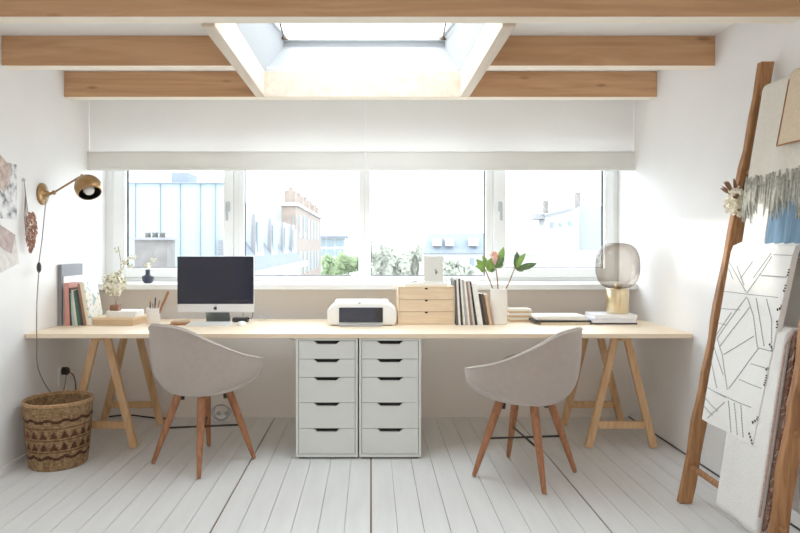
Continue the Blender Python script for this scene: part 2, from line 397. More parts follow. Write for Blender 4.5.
# ------------------------------------------------------------------ desk
def thing(mb, name, mt, label, cat, loc, group=None, **kw):
    o = mb.build(name, mt, loc=loc, **kw); return tag(o, label, cat, group)
DY0, DY1 = 3.715, 4.47
d = MB().prism([(LX + 0.004, DY0), (RX - 0.004, DY0), (RX - 0.004, DY1), (LX + 0.004, DY1)], DT - 0.026, DT, 'z')
thing(d, 'desktop', M['birch'], 'long pale birch desk top running from wall to wall under the windows', 'desk', (0, 4.1, DT - 0.02), bevel=0.002)

def trestle(cx, label):
    t = empty('trestle', (cx, 4.2, 0), label=label, cat='trestle', group='wooden trestles under the desk')
    for yy, hw in ((3.93, 0.2), (4.43, 0.2)):
        for sg in (-1, 1):
            m = MB().bar((cx + sg * 0.035, yy, 0.68), (cx + sg * hw, yy, 0.004), 0.022, 0.016)
            rel(m.build('leg', M['trestle'], t, bevel=0.003, loc=t.location), t)
        k = hw * 0.815
        m = MB().box(cx - k + 0.02, cx + k - 0.02, yy - 0.012, yy + 0.012, 0.12, 0.165)
        rel(m.build('stretcher', M['trestle'], t, bevel=0.003, loc=t.location), t)
    m = MB().box(cx - 0.03, cx + 0.03, 3.85, 4.45, 0.668, 0.7035)
    rel(m.build('top_rail', M['trestle'], t, bevel=0.003, loc=t.location), t)
    return t
trestle(-1.655, 'wooden A-frame trestle carrying the desk behind the woven basket')
trestle(1.535, 'wooden A-frame trestle carrying the desk under the smoked glass lamp')

# drawer units
def drawer_unit(x0, label):
    W_, y0, y1 = 0.36, 3.722, 4.30
    u = empty('drawer_unit', (x0 + W_ / 2, 4.0, 0), label=label, cat='drawer unit', group='grey white drawer units under the desk')
    x1 = x0 + W_
    c = MB(); tk = 0.014
    c.box(x0, x0 + tk, y0, y1, 0.012, 0.702); c.box(x1 - tk, x1, y0, y1, 0.012, 0.702)
    c.box(x0 + tk, x1 - tk, y0, y1, 0.69, 0.702); c.box(x0 + tk, x1 - tk, y0, y1, 0.012, 0.028)
    c.box(x0 + tk, x1 - tk, y1 - 0.01, y1, 0.028, 0.69)
    rel(c.build('carcass', M['cab'], u, bevel=0.0012, loc=u.location), u)
    rel(MB().box(x0 + 0.015, x1 - 0.015, y0 + 0.02, y1 - 0.03, 0, 0.012).build('plinth', M['black'], u, loc=u.location), u)
    zs = [0.688, 0.582, 0.476, 0.328, 0.178, 0.030]
    for i in range(5):
        zt_, zb = zs[i] - 0.001, zs[i + 1] + 0.002
        a0, a1 = x0 + tk + 0.003, x1 - tk - 0.003; cx = (a0 + a1) / 2
        poly = [(a0, zb), (a1, zb), (a1, zt_), (cx + 0.078, zt_), (cx + 0.055, zt_ - 0.019), (cx - 0.055, zt_ - 0.019), (cx - 0.078, zt_), (a0, zt_)]
        dr = MB().prism(poly, y0 + 0.001, y0 + 0.019, 'y'); dr.box(a0 + 0.01, a1 - 0.01, y0 + 0.16, y1 - 0.05, zb + 0.01, zt_ - 0.03)
        d_ = rel(dr.build('drawer', M['cab'], u, loc=u.location), u)
        g = MB().box(cx - 0.08, cx + 0.08, y0 + 0.019, y0 + 0.03, zt_ - 0.024, zt_)
        o = g.build('grip', M['grip'], d_, loc=u.location); o.location = (0, 0, 0)
drawer_unit(-0.437, 'grey white five drawer unit standing on the side of the computer')
drawer_unit(-0.069, 'grey white five drawer unit standing under the small birch drawer box')

# ------------------------------------------------------------------ chairs
def interp(tab, x):
    for (a, va), (b_, vb) in zip(tab, tab[1:]):
        if x <= b_:
            u = (x - a) / (b_ - a); u = u * u * (3 - 2 * u); return va + (vb - va) * u
    return tab[-1][1]
HT = [(0, 0.815), (30, 0.800), (60, 0.728), (90, 0.656), (118, 0.612), (136, 0.582), (150, 0.515), (165, 0.468), (180, 0.458)]
RT = [(0, 0.290), (30, 0.296), (60, 0.308), (90, 0.318), (118, 0.332), (136, 0.330), (150, 0.300), (165, 0.268), (180, 0.258)]
def smooth_tab(tab, x):
    n = len(tab)
    for i in range(n - 1):
        (xa, a), (xb, b_) = tab[i], tab[i + 1]
        if x <= xb:
            def sl(k):
                if k <= 0 or k >= n - 1: return 0.0
                return (tab[k + 1][1] - tab[k - 1][1]) / (tab[k + 1][0] - tab[k - 1][0])
            h = xb - xa; t = (x - xa) / h
            return a * (2 * t ** 3 - 3 * t * t + 1) + b_ * (3 * t * t - 2 * t ** 3) + h * (sl(i) * (t ** 3 - 2 * t * t + t) + sl(i + 1) * (t ** 3 - t * t))
    return tab[-1][1]
def rim(phi):                      # phi in degrees, 0 at the back
    a = abs(phi); return smooth_tab(RT, a), smooth_tab(HT, a)
def catmull(pts, n):
    out = []
    for i in range(len(pts) - 1):
        p0, p1, p2, p3 = pts[max(0, i - 1)], pts[i], pts[i + 1], pts[min(len(pts) - 1, i + 2)]
        for k_ in range(n):
            t = k_ / n
            out.append(tuple(0.5 * (2 * p1[j] + (p2[j] - p0[j]) * t + (2 * p0[j] - 5 * p1[j] + 4 * p2[j] - p3[j]) * t * t + (3 * p1[j] - p0[j] - 3 * p2[j] + p3[j]) * t ** 3) for j in (0, 1)))
    out.append(pts[-1]); return out
def prof(phi):
    R, h = rim(phi); a = abs(phi); hh = h - 0.44
    fr_ = max(0.0, (a - 130) / 50)
    out = [(0.0, 0.408), (0.11, 0.409), (0.195, 0.424), (0.20 + (R - 0.20) * 0.66, 0.442 + hh * 0.17), (0.20 + (R - 0.20) * 0.93, 0.442 + hh * 0.50), (R, h - 0.014)]
    inn = [(R - 0.012, h), (R - 0.03, h - 0.012), (R - 0.045, 0.44 + hh * 0.62), (0.21, max(0.475, min(h - 0.005, 0.50))), (0.15, 0.468), (0.0, 0.462)]
    if fr_ > 0:
        inn[2] = (R - 0.05, h - 0.004)
    return out, inn
def make_chair(label):
    r = empty('tub_chair', (0, 0, 0), label=label, cat='chair', group='upholstered tub chairs at the desk')
    NA = 72; rings = []
    for i in range(NA):
        phi = -180 + 360 * i / NA
        out, inn = prof(phi); pr = catmull(out + inn, 4)
        a = math.radians(phi)
        rings.append([(q[0] * math.sin(a), -q[0] * math.cos(a) * 1.0, q[1]) for q in pr])
    n = len(rings[0]); vs = []
    for rg in rings: vs += rg
    fs = [(((i + 1) % NA) * n + j, i * n + j, i * n + j + 1, ((i + 1) % NA) * n + j + 1) for i in range(NA) for j in range(n - 1)]
    sh = MB().add(vs, fs); sh.build('shell', M['chair'], r, True, weld=True)
    pp = []
    for i in range(NA + 1):
        phi = -142 + 284 * i / NA; R, h = rim(phi); a = math.radians(phi)
        pp.append(((R + 0.0) * math.sin(a), -(R + 0.0) * math.cos(a), h - 0.006))
    MB().tube(pp, 0.0045, 8).build('piping', M['piping'], r, True)
    # stitched seam that curves under each arm
    for sg in (-1, 1):
        pp = []
        for i in range(25):
            t = i / 24; phi = 128 - 100 * t; out, inn = prof(phi); pr = catmull(out, 6)
            k_ = 0.80 - 0.42 * math.sin(PI / 2 * t); q = pr[int(k_ * (len(pr) - 1))]; a = math.radians(phi) * sg
            pp.append(((q[0] + 0.001) * math.sin(a), -(q[0] + 0.001) * math.cos(a), q[1]))
        MB().tube(pp, 0.0022, 6).build('seam', M['piping'], r, True)
    # cushion
    cu = MB().lathe([(0.0, 0.462), (0.12, 0.462), (0.19, 0.468), (0.205, 0.482), (0.19, 0.497), (0.10, 0.503), (0.0, 0.503)], (0, 0.0, 0), 36)
    cu.build('seat_cushion', M['chair'], r, True)
    ft = 0.2
    for sx in (-1, 1):
        for sy in (-1, 1):
            p0 = Vector((sx * 0.095, sy * 0.095, 0.418)); p1 = Vector((sx * ft, sy * ft, 0.006))
            pts = [p0.lerp(p1, t) for t in (0, 0.08, 0.35, 0.7, 0.97, 1.0)]
            MB().tube(pts, [0.022, 0.023, 0.0215, 0.017, 0.0125, 0.010], 12).build('leg', M['legwood'], r, True)
            q = p0.lerp(p1, 0.06); MB().tube([q + Vector((-sx * 0.02, -sy * 0.02, 0.012)), q + Vector((-sx * 0.016, -sy * 0.016, -0.03))], 0.012, 10).build('bracket', M['black'], r, True)
    k = 0.149
    MB().tube([(-k, -k, 0.205), (k, k, 0.205)], 0.006, 8).tube([(-k, k, 0.205), (k, -k, 0.205)], 0.006, 8).build('cross_brace', M['black'], r, True)
    return r
ch = make_chair('light grey tub chair on wooden legs in front of the computer')
ch.location = (-0.958, 3.675, 0); ch.rotation_euler.z = math.radians(-36)
c2 = copy_tree(ch); c2['label'] = 'light grey tub chair on wooden legs near the ladder, before the paper piles'
c2.location = (0.833, 3.465, 0); c2.rotation_euler.z = math.radians(51)
c2.scale = (1, 1, 1)

# ------------------------------------------------------------------ computer
D = 4.25
im = empty('desktop_computer', (X(215.5, D), D, DT), label='slim silver all-in-one computer with black screen standing on the desk', cat='computer')
x0, x1 = X(177, D), X(254, D); zb, zm, ztp = Z(312.5, D), Z(304, D), Z(256, D)
L = im.location
rel(MB().box(x0, x1, D, D + 0.018, zb, ztp).build('housing', M['alu'], im, bevel=0.006, seg=3, loc=L), im)
rel(MB().box(x0 + 0.002, x1 - 0.002, D - 0.0015, D + 0.002, zm, ztp - 0.003).build('screen', M['screen'], im, bevel=0.001, loc=L), im)
lg = MB(); ap = []
for i in range(36):
    a = 2 * PI * i / 36; rr = 1.0 + 0.06 * math.cos(2 * a) - 0.10 * math.exp(-((a - PI / 2) / 0.35) ** 2) - 0.08 * math.exp(-((a - 3 * PI / 2) / 0.3) ** 2)
    px, pz = rr * math.cos(a), rr * math.sin(a) * 1.02
    dx, dz = px - 1.15, pz - 0.12; dd = math.hypot(dx, dz)
    if dd < 0.42: px, pz = 1.15 + dx / dd * 0.42, 0.12 + dz / dd * 0.42
    ap.append((px * 0.0115 + X(215.3, D), pz * 0.0115 + Z(308.3, D)))
lg.prism(ap, D - 0.001, D + 0.001, 'y')
lg.leaf((X(215.3, D), D - 0.001, Z(308.3, D) + 0.0125), (X(215.3, D) + 0.006, D - 0.001, Z(308.3, D) + 0.0195), 0.0028)
rel(lg.build('fruit_logo', M['black'], im, loc=L), im)
sm = MB().prism([(D + 0.02, zb + 0.05), (D + 0.03, zb + 0.05), (D + 0.07, DT + 0.006), (D - 0.02, DT + 0.006), (D - 0.06, DT + 0.006), (D - 0.06, DT), (D + 0.10, DT), (D + 0.10, DT + 0.008)], L.x - 0.08, L.x + 0.08, 'x')
rel(sm.build('stand', M['standmet'], im, bevel=0.002, loc=L), im)

Dk = 4.14
kb = MB().prism([(Dk - 0.065, DT), (Dk + 0.065, DT), (Dk + 0.065, DT + 0.012), (Dk - 0.065, DT + 0.005)], X(188, Dk), X(231.5, Dk), 'x')
kr = empty('keyboard', (X(210, Dk), Dk, DT), label='slim white keyboard lying before the silver computer', cat='keyboard')
rel(kb.build('keyboard_body', M['alu'], kr, bevel=0.001, loc=kr.location), kr)
kk = MB(); xa = X(188, Dk) + 0.006; kw = (X(231.5, Dk) - X(188, Dk) - 0.012) / 14
for r_ in range(5):
    for c_ in range(14):
        yy = Dk - 0.057 + r_ * 0.023; zz = DT + 0.005 + (yy - Dk + 0.065) / 0.13 * 0.007
        kk.box(xa + c_ * kw + 0.0012, xa + (c_ + 1) * kw - 0.0012, yy, yy + 0.019, zz, zz + 0.0045)
rel(kk.build('keys', M['whiteplastic'], kr, loc=kr.location), kr)
Dm = 4.15
thing(MB().ball((X(241.5, Dm), Dm, DT + 0.006), 0.03, n=14, sq=(1, 1.7, 0.55)), 'computer_mouse', M['whiteplastic'], 'rounded white mouse lying beside the white keyboard', 'mouse', (X(241.5, Dm), Dm, DT), smooth=True)
for v in bpy.data.objects['computer_mouse'].data.vertices:
    if v.co.z < 0: v.co.z = 0
hub = MB().box(X(233, 4.3), X(248, 4.3), 4.27, 4.34, DT, DT + 0.03)
hr = empty('card_reader', (X(240, 4.3), 4.3, DT), label='small black box with thin upright cables beside the computer stand', cat='box')
rel(hub.build('box_body', M['black'], hr, bevel=0.004, loc=hr.location), hr)
cb = MB().tube([P(246, 319, 4.3), P(252, 318, 4.3), P(253, 312, 4.3), P(252, 306, 4.32)], 0.003, 6).tube([P(243, 316, 4.3), P(243.5, 309, 4.32)], 0.0025, 6)
rel(cb.build('cable', M['black'], hr, True, loc=hr.location), hr)
# small pen lying near the drawer side and notebooks left of the keyboard
thing(MB().tube([P(260, 316.0, 4.40) , P(266.5, 318.5, 4.36)], 0.007, 8), 'marker_pen', M['greyplastic'], 'short grey marker lying alone right of the computer', 'pen', P(263, 319, 4.38), smooth=True)
Dn = 4.16
for i, (a, bb, zz, mt, lb) in enumerate(((170, 188, 0.0, 'tanhem', 'slim brown notebook lying flat, lowest beside the keyboard'), (171, 187.5, 0.012, 'kraft', 'slim tan notebook lying on the brown notebook beside the keyboard'))):
    m = MB().obox(((X(a, Dn) + X(bb, Dn)) / 2, Dn + 0.03 * i + 0.02, DT + zz + 0.006), ((X(bb, Dn) - X(a, Dn)) / 2, 0.01, 0), (-0.02, 0.07, 0), (0, 0, 0.0055))
    thing(m, 'notebook', M[mt], lb, 'notebook', (X(179, Dn), Dn, DT + zz), 'notebooks beside the keyboard', bevel=0.002)
thing(MB().tube([(X(163, Dn), Dn - 0.03, DT + 0.005), (X(182, Dn), Dn - 0.075, DT + 0.005)], 0.004, 8), 'pen', M['tanhem'], 'thin brown pen lying left of the notebooks', 'pen', (X(172, Dn), Dn - 0.03, DT), smooth=True)

# ------------------------------------------------------------------ pencil cup
D = 4.185; cx = X(153.3, D); r_ = 0.043
cup = empty('pencil_cup', (cx, D, DT), label='cream ceramic cup full of pens next to the flat kraft box', cat='cup')
rel(MB().lathe([(0.0001, DT), (r_ * 0.93, DT), (r_, DT + 0.01), (r_, DT + 0.105), (r_ - 0.005, DT + 0.105), (r_ - 0.005, DT + 0.012), (0.0001, DT + 0.01)], (cx, D, 0), 36).build('cup_body', M['cup'], cup, True, loc=cup.location), cup)
pens = [(148, 149.5, 297, 0.004, 'kraft', 'tan pencil leaning left in the cup'), (151, 150, 301, 0.0045, 'black', 'short black pen in the cup'),
        (155, 155.5, 297, 0.005, 'black', 'tall black pen standing in the middle of the cup'), (157, 160, 300, 0.004, 'tanhem', 'short brown pencil in the cup'),
        (158, 168.5, 291, 0.0085, 'tanhem', 'thick brown brush leaning right out of the cup'), (152, 153, 303, 0.004, 'dried', 'reddish pencil at the back of the cup')]
for bx_, tx, ty, rr, mt, lb in pens:
    b0 = Vector((cx + (X(bx_, D) - cx) * 0.5, D + random.uniform(-0.015, 0.015), DT + 0.02)); t0 = P(tx, ty, D)
    thing(MB().tube([b0, b0.lerp(t0, 0.93), t0], [rr, rr, rr * 0.5], 8), 'pencil', M[mt], lb, 'pencil', b0, 'pencils and pens in the cup', smooth=True)

# ------------------------------------------------------------------ kraft box, papers, little block vase with blossoms
D = 4.22; bc = (-1.632, 4.22)
a = math.radians(-6)
ca, sa = math.cos(a), math.sin(a)
kbx = empty('flat_box', (bc[0], bc[1], DT), a, label='shallow kraft storage box with lid carrying papers and a small wooden vase', cat='box')
MB().box(-0.145, 0.125, -0.12, 0.12, 0, 0.036).build('box_body', M['kraft'], kbx, bevel=0.002)
MB().box(-0.148, 0.128, -0.123, 0.123, 0.036, 0.052).build('lid', M['birchbox'], kbx, bevel=0.002)
zz = DT + 0.052
for i in range(3):
    a_ = 0.05 * i - 0.08; c_ = (bc[0] + 0.02, 4.2)
    m = MB().obox((c_[0], c_[1], zz + 0.006 + i * 0.0125), (0.098 * math.cos(a_), 0.098 * math.sin(a_), 0), (-0.07 * math.sin(a_), 0.07 * math.cos(a_), 0), (0, 0, 0.006))
    thing(m, 'paper_pad', M['paper'], 'white paper pad on the kraft box, ' + ('lowest of the stack', 'middle of the stack', 'topmost, under the wooden vase')[i], 'paper', (c_[0], c_[1], zz + 0.0125 * i), 'paper pads on the kraft box', bevel=0.002)
zz += 0.0378
vx, vy = X(115.5, 4.17), 4.17
wv = empty('bud_vase', (vx, vy, zz), label='small brown wooden block vase holding creamy white blossoms', cat='vase')
rel(MB().box(vx - 0.029, vx + 0.029, vy - 0.025, vy + 0.025, zz, zz + 0.038).build('wooden_block', wood('walnut_block', rgb(150, 104, 78), rgb(120, 80, 58), (8, 8, 8), 4), wv, bevel=0.003, loc=wv.location), wv)
zz += 0.038
def blossom(mb, c, r, n, mats=(0, 1), k=0.85, w=0.009):
    for i in range(n):
        v = Vector((random.gauss(0, 1), random.gauss(0, 1), random.gauss(0, 1))).normalized() * r * random.uniform(0.5, 1)
        p = Vector(c) + v; d_ = Vector((random.uniform(-1, 1), random.uniform(-1, 1), random.uniform(-1, 1))).normalized()
        for j in range(2):
            q = d_.cross(v if j else v.cross(d_)).normalized() * w * 1.6
            mb.leaf(p - q * 0.6, p + q, w * 0.7, v, mats[0] if random.random() < k else mats[1], 0.25, 3)
fb = empty('blossom_sprig', (vx, vy, zz), label='creamy white blossom cluster on thin stems in the wooden block vase', cat='flowers')
hc = P(114.5, 284, 4.17); m = MB(); blossom(m, hc, 0.070, 320, k=0.9, w=0.012)
rel(m.build('blossom', [M['cream'], M['lgreen']], fb, loc=fb.location), fb)
m = MB()
m.tube([(vx, vy, zz - 0.005), hc], 0.0022, 6); m.tube([(vx + 0.004, vy, zz - 0.005), P(119, 290, 4.17), P(121, 262, 4.18), P(118, 246, 4.19)], 0.0018, 6)
m.tube([P(121, 265, 4.18), P(128, 260, 4.18), P(133, 257, 4.18)], 0.0015, 6)
rel(m.build('stem', M['stem'], fb, True, loc=fb.location), fb)
m = MB()
for q in ((128, 260), (133, 257), (124, 263), (130, 266), (121, 270), (117, 250), (119, 278)): blossom(m, P(q[0], q[1], 4.18), 0.018, 14, w=0.008)
rel(m.build('small_blossom', [M['cream'], M['lgreen']], fb, loc=fb.location), fb)

# ------------------------------------------------------------------ books
def book(xb, xt, yt, th, D0, depth, col, label, group, name='book', zb=DT, h_from=None, page=True):
    """upright book: spine towards the room; xb,xt pixel of its base and top left edge, yt pixel of its top, th thickness in px"""
    s_ = F / D0; h = Z(yt, D0) - zb; t = th / s_
    dx = (xt - xb) / s_; ang = math.atan2(dx, h); Lh = h / math.cos(ang)
    up = Vector((math.sin(ang), 0, math.cos(ang))); rt = Vector((math.cos(ang), 0, -math.sin(ang)))
    o0 = Vector((X(xb, D0), D0, zb))
    if ang > 0: o0 = o0 + Vector((0, 0, t * math.sin(ang)))
    def qb(m, a0, a1, y0, y1, z0, z1, mi):
        c = o0 + rt * (a0 + a1) / 2 + Vector((0, (y0 + y1) / 2, 0)) + up * (z0 + z1) / 2
        m.obox(c, rt * (a1 - a0) / 2, Vector((0, (y1 - y0) / 2, 0)), up * (z1 - z0) / 2, mi)
    m = MB(); cv = min(0.002, t * 0.2)
    qb(m, 0, cv, 0, depth, 0, Lh, 0); qb(m, t - cv, t, 0, depth, 0, Lh, 0); qb(m, cv, t - cv, 0, cv, 0, Lh, 0)
    qb(m, cv, t - cv, cv, depth - 0.003, 0.002, Lh - 0.003, 1)
    mt = bookmat(col)
    return thing(m, name, [mt, M['pages']], label, 'magazine' if name == 'magazine' else 'book', o0, group)
_bm = {}
def bookmat(c):
    if c not in _bm: _bm[c] = mat('book_cover_%d_%d_%d' % c, rgb(*c), 0.55, var=0.06, scale=25)
    return _bm[c]
g = 'books leaning at the left end of the desk'
D0 = 4.09
bl = [(64.6, 64.2, 283, 5.0, (206, 140, 132), 'dusty pink book standing upright beside the dark grey magazine file'),
      (70.0, 68.6, 288, 1.8, (92, 60, 52), 'thin dark brown book right of the pink book'),
      (72.4, 69.6, 293, 2.2, (150, 196, 190), 'thin pale teal book leaning among the books'),
      (75.0, 71.2, 290, 2.4, (216, 206, 190), 'thin beige book leaning between the teal and green books'),
      (77.8, 73.0, 291, 2.8, (60, 104, 88), 'dark green book leaning in the row'),
      (81.0, 75.2, 290, 2.6, (58, 58, 64), 'charcoal book leaning right of the green book'),
      (84.0, 77.2, 284, 2.6, (150, 112, 88), 'brown book leaning against the charcoal book'),
      (87.0, 79.2, 282, 2.6, (240, 226, 200), 'tall cream book leaning behind the patterned white one')]
for i_, (xb, xt, yt, th, c, lb) in enumerate(bl): book(xb, xt, yt, th, D0, 0.15, c, lb, g)
# picture book with its illustrated cover turned to the room
m_, t, out = nt('illustrated_cover')
bs = t.nodes.new('ShaderNodeBsdfPrincipled'); bs.inputs['Roughness'].default_value = 0.5
tc = t.nodes.new('ShaderNodeTexCoord'); n_ = t.nodes.new('ShaderNodeTexNoise'); n_.inputs['Scale'].default_value = 26; n_.inputs['Detail'].default_value = 2
t.links.new(tc.outputs['Object'], n_.inputs['Vector'])
r1 = ramp(t, [(0.0, rgb(110, 140, 130)), (0.36, rgb(150, 178, 180)), (0.45, rgb(236, 234, 226)), (0.62, rgb(244, 240, 232)), (0.70, rgb(214, 190, 160))])
t.links.new(n_.outputs['Fac'], r1.inputs['Fac']); t.links.new(r1.outputs['Color'], bs.inputs['Base Color']); t.links.new(bs.outputs[0], out.inputs[0])
p0 = Vector((X(90.8, 4.10), 4.095, DT)); up = Vector((-0.050, 0.0, 0.275)); rt = Vector((0.0, 0.20, 0.0)); nn = up.cross(rt).normalized()
m = MB().obox(p0 + up / 2 + rt / 2, up / 2, rt / 2, nn * 0.006)
thing(m, 'picture_book', m_, 'white picture book with blue green printed cover beside the kraft box', 'book', p0)
# dark grey board behind
Db = 4.36
xf0 = LX + 0.004; xf1 = xf0 + 0.024; zf0 = Z(264.5, 4.1)
m = MB().box(xf0, xf1, 4.10, 4.103, DT, zf0); m.box(xf1 - 0.003, xf1, 4.103, 4.40, DT, zf0); m.box(xf0, xf0 + 0.003, 4.103, 4.40, DT, zf0); m.box(xf0 + 0.003, xf1 - 0.003, 4.103, 4.40, DT, DT + 0.003)
thing(m, 'magazine_file', mat('dark_grey_board', rgb(132, 134, 140), 0.7), 'tall dark grey upright magazine file behind the leaning books', 'magazine file', (xf0, 4.2, DT))
m = MB().box(xf1 + 0.001, xf1 + 0.005, 4.12, 4.42, DT, Z(276, 4.2))
thing(m, 'paper_sheet', M['paper'], 'tall white card standing against the dark grey magazine file', 'card', (xf1, 4.27, DT))

# magazines right of the drawer box
g = 'magazines leaning beside the small drawer box'
D0 = 4.12
ms = [(456.2, 454.2, 280, (90, 88, 88), 'thin dark grey magazine, first beside the birch drawer box'), (458.7, 456.2, 278, (236, 234, 230), 'thin white magazine, second from the drawer box'),
      (461.1, 458.1, 279, (44, 42, 42), 'thin black magazine, third from the drawer box'), (463.5, 460.0, 281, (240, 238, 234), 'thin white magazine, fourth from the drawer box'),
      (465.9, 461.9, 280, (176, 172, 168), 'thin pale grey magazine, fifth from the drawer box'), (468.3, 463.8, 281, (242, 240, 236), 'thin white magazine, sixth from the drawer box'),
      (470.7, 465.7, 282, (150, 120, 104), 'thin brownish magazine, seventh from the drawer box'), (473.1, 467.6, 281, (204, 200, 196), 'thin light grey magazine, eighth from the drawer box'),
      (475.5, 469.5, 282, (38, 36, 38), 'thin black magazine, ninth, just before the thick white catalogue')]
for xb, xt, yt, c, lb in ms: book(xb, xt, yt, 1.9, D0, 0.21, c, lb, g, 'magazine')
book(478.0, 471.6, 284, 5.0, D0, 0.21, (244, 243, 240), 'thick white catalogue leaning on the black magazine', g, 'magazine')
g = 'short books beside the white vase'
book(483.6, 478.4, 294, 2.4, D0 , 0.15, (50, 44, 44), 'short black book leaning beside the white catalogue', g)
book(486.6, 481.2, 294, 2.4, D0 , 0.15, (96, 74, 62), 'short dark brown book between the black and tan ones', g)
book(489.6, 484.4, 295, 2.8, D0 , 0.15, (206, 176, 142), 'short tan book leaning next to the white vase', g)

# ------------------------------------------------------------------ printer
D = 4.08; s_ = F / D
x0, x1 = X(327, D), X(396.5, D); cx = (x0 + x1) / 2
pr = empty('printer', (cx, 4.2, DT), label='compact white inkjet printer with dark front panel on the desk', cat='printer')
zt_ = DT + 0.148
bd = MB()
def rr(u, v):   # rounded loaf body: cross-section ring along x
    return 0
poly = [(x0 + 0.01, DT + 0.006), (x0 + 0.002, DT + 0.03), (x0, DT + 0.09), (x0 + 0.006, DT + 0.108), (x0 + 0.05, zt_ - 0.008), (x0 + 0.075, zt_), (x1 - 0.075, zt_), (x1 - 0.05, zt_ - 0.008), (x1 - 0.006, DT + 0.108), (x1, DT + 0.09), (x1 - 0.002, DT + 0.03), (x1 - 0.01, DT + 0.006)]
bd.prism(poly, D, D + 0.26, 'y')
rel(bd.build('printer_body', M['whiteplastic'], pr, bevel=0.012, seg=4, loc=pr.location, smooth=True), pr)
rel(MB().box(X(339, D), X(383, D), D - 0.006, D + 0.01, Z(322.5, D), Z(307.5, D)).build('front_panel', M['darkplastic'], pr, bevel=0.003, loc=pr.location), pr)
rel(MB().box(X(376, D), X(382, D), D - 0.008, D, Z(321, D), Z(308.5, D)).build('control_panel', M['black'], pr, bevel=0.001, loc=pr.location), pr)
rel(MB().box(X(339, D), X(382.5, D), D - 0.03, D + 0.01, DT + 0.002, DT + 0.013).build('output_tray', M['greyplastic'], pr, bevel=0.002, loc=pr.location), pr)
rel(MB().box(X(328, D) + 0.04, X(395, D) - 0.04, D + 0.03, D + 0.24, zt_, zt_ + 0.006).build('scanner_lid', M['whiteplastic'], pr, bevel=0.003, loc=pr.location), pr)
rel(MB().ball((X(359.5, D), D - 0.001, Z(303.0, D)), 0.010, n=8, sq=(1, 0.25, 0.5)).build('badge', M['greyplastic'], pr, True, loc=pr.location), pr)
rel(MB().box(x0 + 0.03, x1 - 0.03, D + 0.02, D + 0.24, DT, DT + 0.008).build('foot', M['black'], pr, loc=pr.location), pr)

# ------------------------------------------------------------------ little birch drawer chest
D = 4.13; x0, x1 = X(398, D), X(454.8, D); z1 = Z(286.3, D)
mc = empty('mini_drawer_chest', ((x0 + x1) / 2, 4.25, DT), label='small birch box with three drawers standing on the desk beside the printer', cat='drawer chest')
b = MB(); tk = 0.009; yb = D + 0.25
b.box(x0, x0 + tk, D, yb, DT, z1); b.box(x1 - tk, x1, D, yb, DT, z1); b.box(x0 + tk, x1 - tk, D, yb, z1 - tk, z1); b.box(x0 + tk, x1 - tk, D, yb, DT, DT + tk); b.box(x0 + tk, x1 - tk, yb - 0.005, yb, DT + tk, z1 - tk)
rel(b.build('carcass', M['birchbox'], mc, bevel=0.001, loc=mc.location), mc)
hh = (z1 - DT - 2 * tk) / 3
for i in range(3):
    za = DT + tk + hh * i + 0.0015; zb_ = za + hh - 0.003; c_ = (x0 + x1) / 2; a0, a1 = x0 + tk + 0.0015, x1 - tk - 0.0015
    arc = [(c_ + 0.011 * math.cos(t_), zb_ - 0.012 * math.sin(t_)) for t_ in [PI * k_ / 8 for k_ in range(9)]]
    poly = [(a0, za), (a1, za), (a1, zb_)] + arc + [(a0, zb_)]
    dr = MB().prism(poly, D + 0.001, D + 0.011, 'y'); dr.box(a0 + 0.004, a1 - 0.004, D + 0.05, yb - 0.02, za + 0.004, zb_ - 0.02)
    do = rel(dr.build('drawer', M['birchbox'], mc, loc=mc.location), mc)
    q = MB().box(c_ - 0.013, c_ + 0.013, D + 0.011, D + 0.018, zb_ - 0.016, zb_)
    o = q.build('grip', M['grip'], do, loc=mc.location); o.location = (0, 0, 0)
# on the chest
zc = z1
m = MB().box(X(405, 4.2), X(447, 4.2), 4.18, 4.35, zc, zc + 0.016)
thing(m, 'white_book', M['paper'], 'flat white book lying on the small birch drawer chest', 'book', (X(425, 4.2), 4.26, zc), bevel=0.002)
m = MB().box(X(409, 4.2), X(444, 4.2), 4.20, 4.33, zc + 0.0165, zc + 0.026)
thing(m, 'flat_book', M['ceramic'], 'thinner pale book lying on the flat white book', 'book', (X(425, 4.2), 4.26, zc + 0.0165), bevel=0.002)
zc2 = zc + 0.0262; Dc = 4.22
m = MB(); ca_ = math.radians(10)
m_, t, out = nt('card_print')
bs = t.nodes.new('ShaderNodeBsdfPrincipled'); bs.inputs['Roughness'].default_value = 0.7
tc = t.nodes.new('ShaderNodeTexCoord'); mp = t.nodes.new('ShaderNodeMapping')
mp.inputs['Location'].default_value = (-0.025, 0, -0.055); mp.inputs['Scale'].default_value = (44, 0.1, 30)
mp.vector_type = 'POINT'
t.links.new(tc.outputs['Object'], mp.inputs['Vector'])
sb = t.nodes.new('ShaderNodeVectorMath'); sb.operation = 'SUBTRACT'; sb.inputs[1].default_value = (0.7, 0, 1.9)
mp.inputs['Location'].default_value = (0, 0, 0)
t.links.new(mp.outputs['Vector'], sb.inputs[0])
ln = t.nodes.new('ShaderNodeVectorMath'); ln.operation = 'LENGTH'; t.links.new(sb.outputs[0], ln.inputs[0])
nz = t.nodes.new('ShaderNodeTexNoise'); nz.inputs['Scale'].default_value = 90; t.links.new(tc.outputs['Object'], nz.inputs['Vector'])
ad = t.nodes.new('ShaderNodeMath'); ad.operation = 'ADD'; t.links.new(ln.outputs['Value'], ad.inputs[0]); t.links.new(nz.outputs['Fac'], ad.inputs[1])
r1 = ramp(t, [(0.75, rgb(86, 90, 92)), (1.0, rgb(218, 216, 208))]); t.links.new(ad.outputs[0], r1.inputs['Fac'])
t.links.new(r1.outputs['Color'], bs.inputs['Base Color']); t.links.new(bs.outputs[0], out.inputs[0])
cxx = X(433.5, Dc)
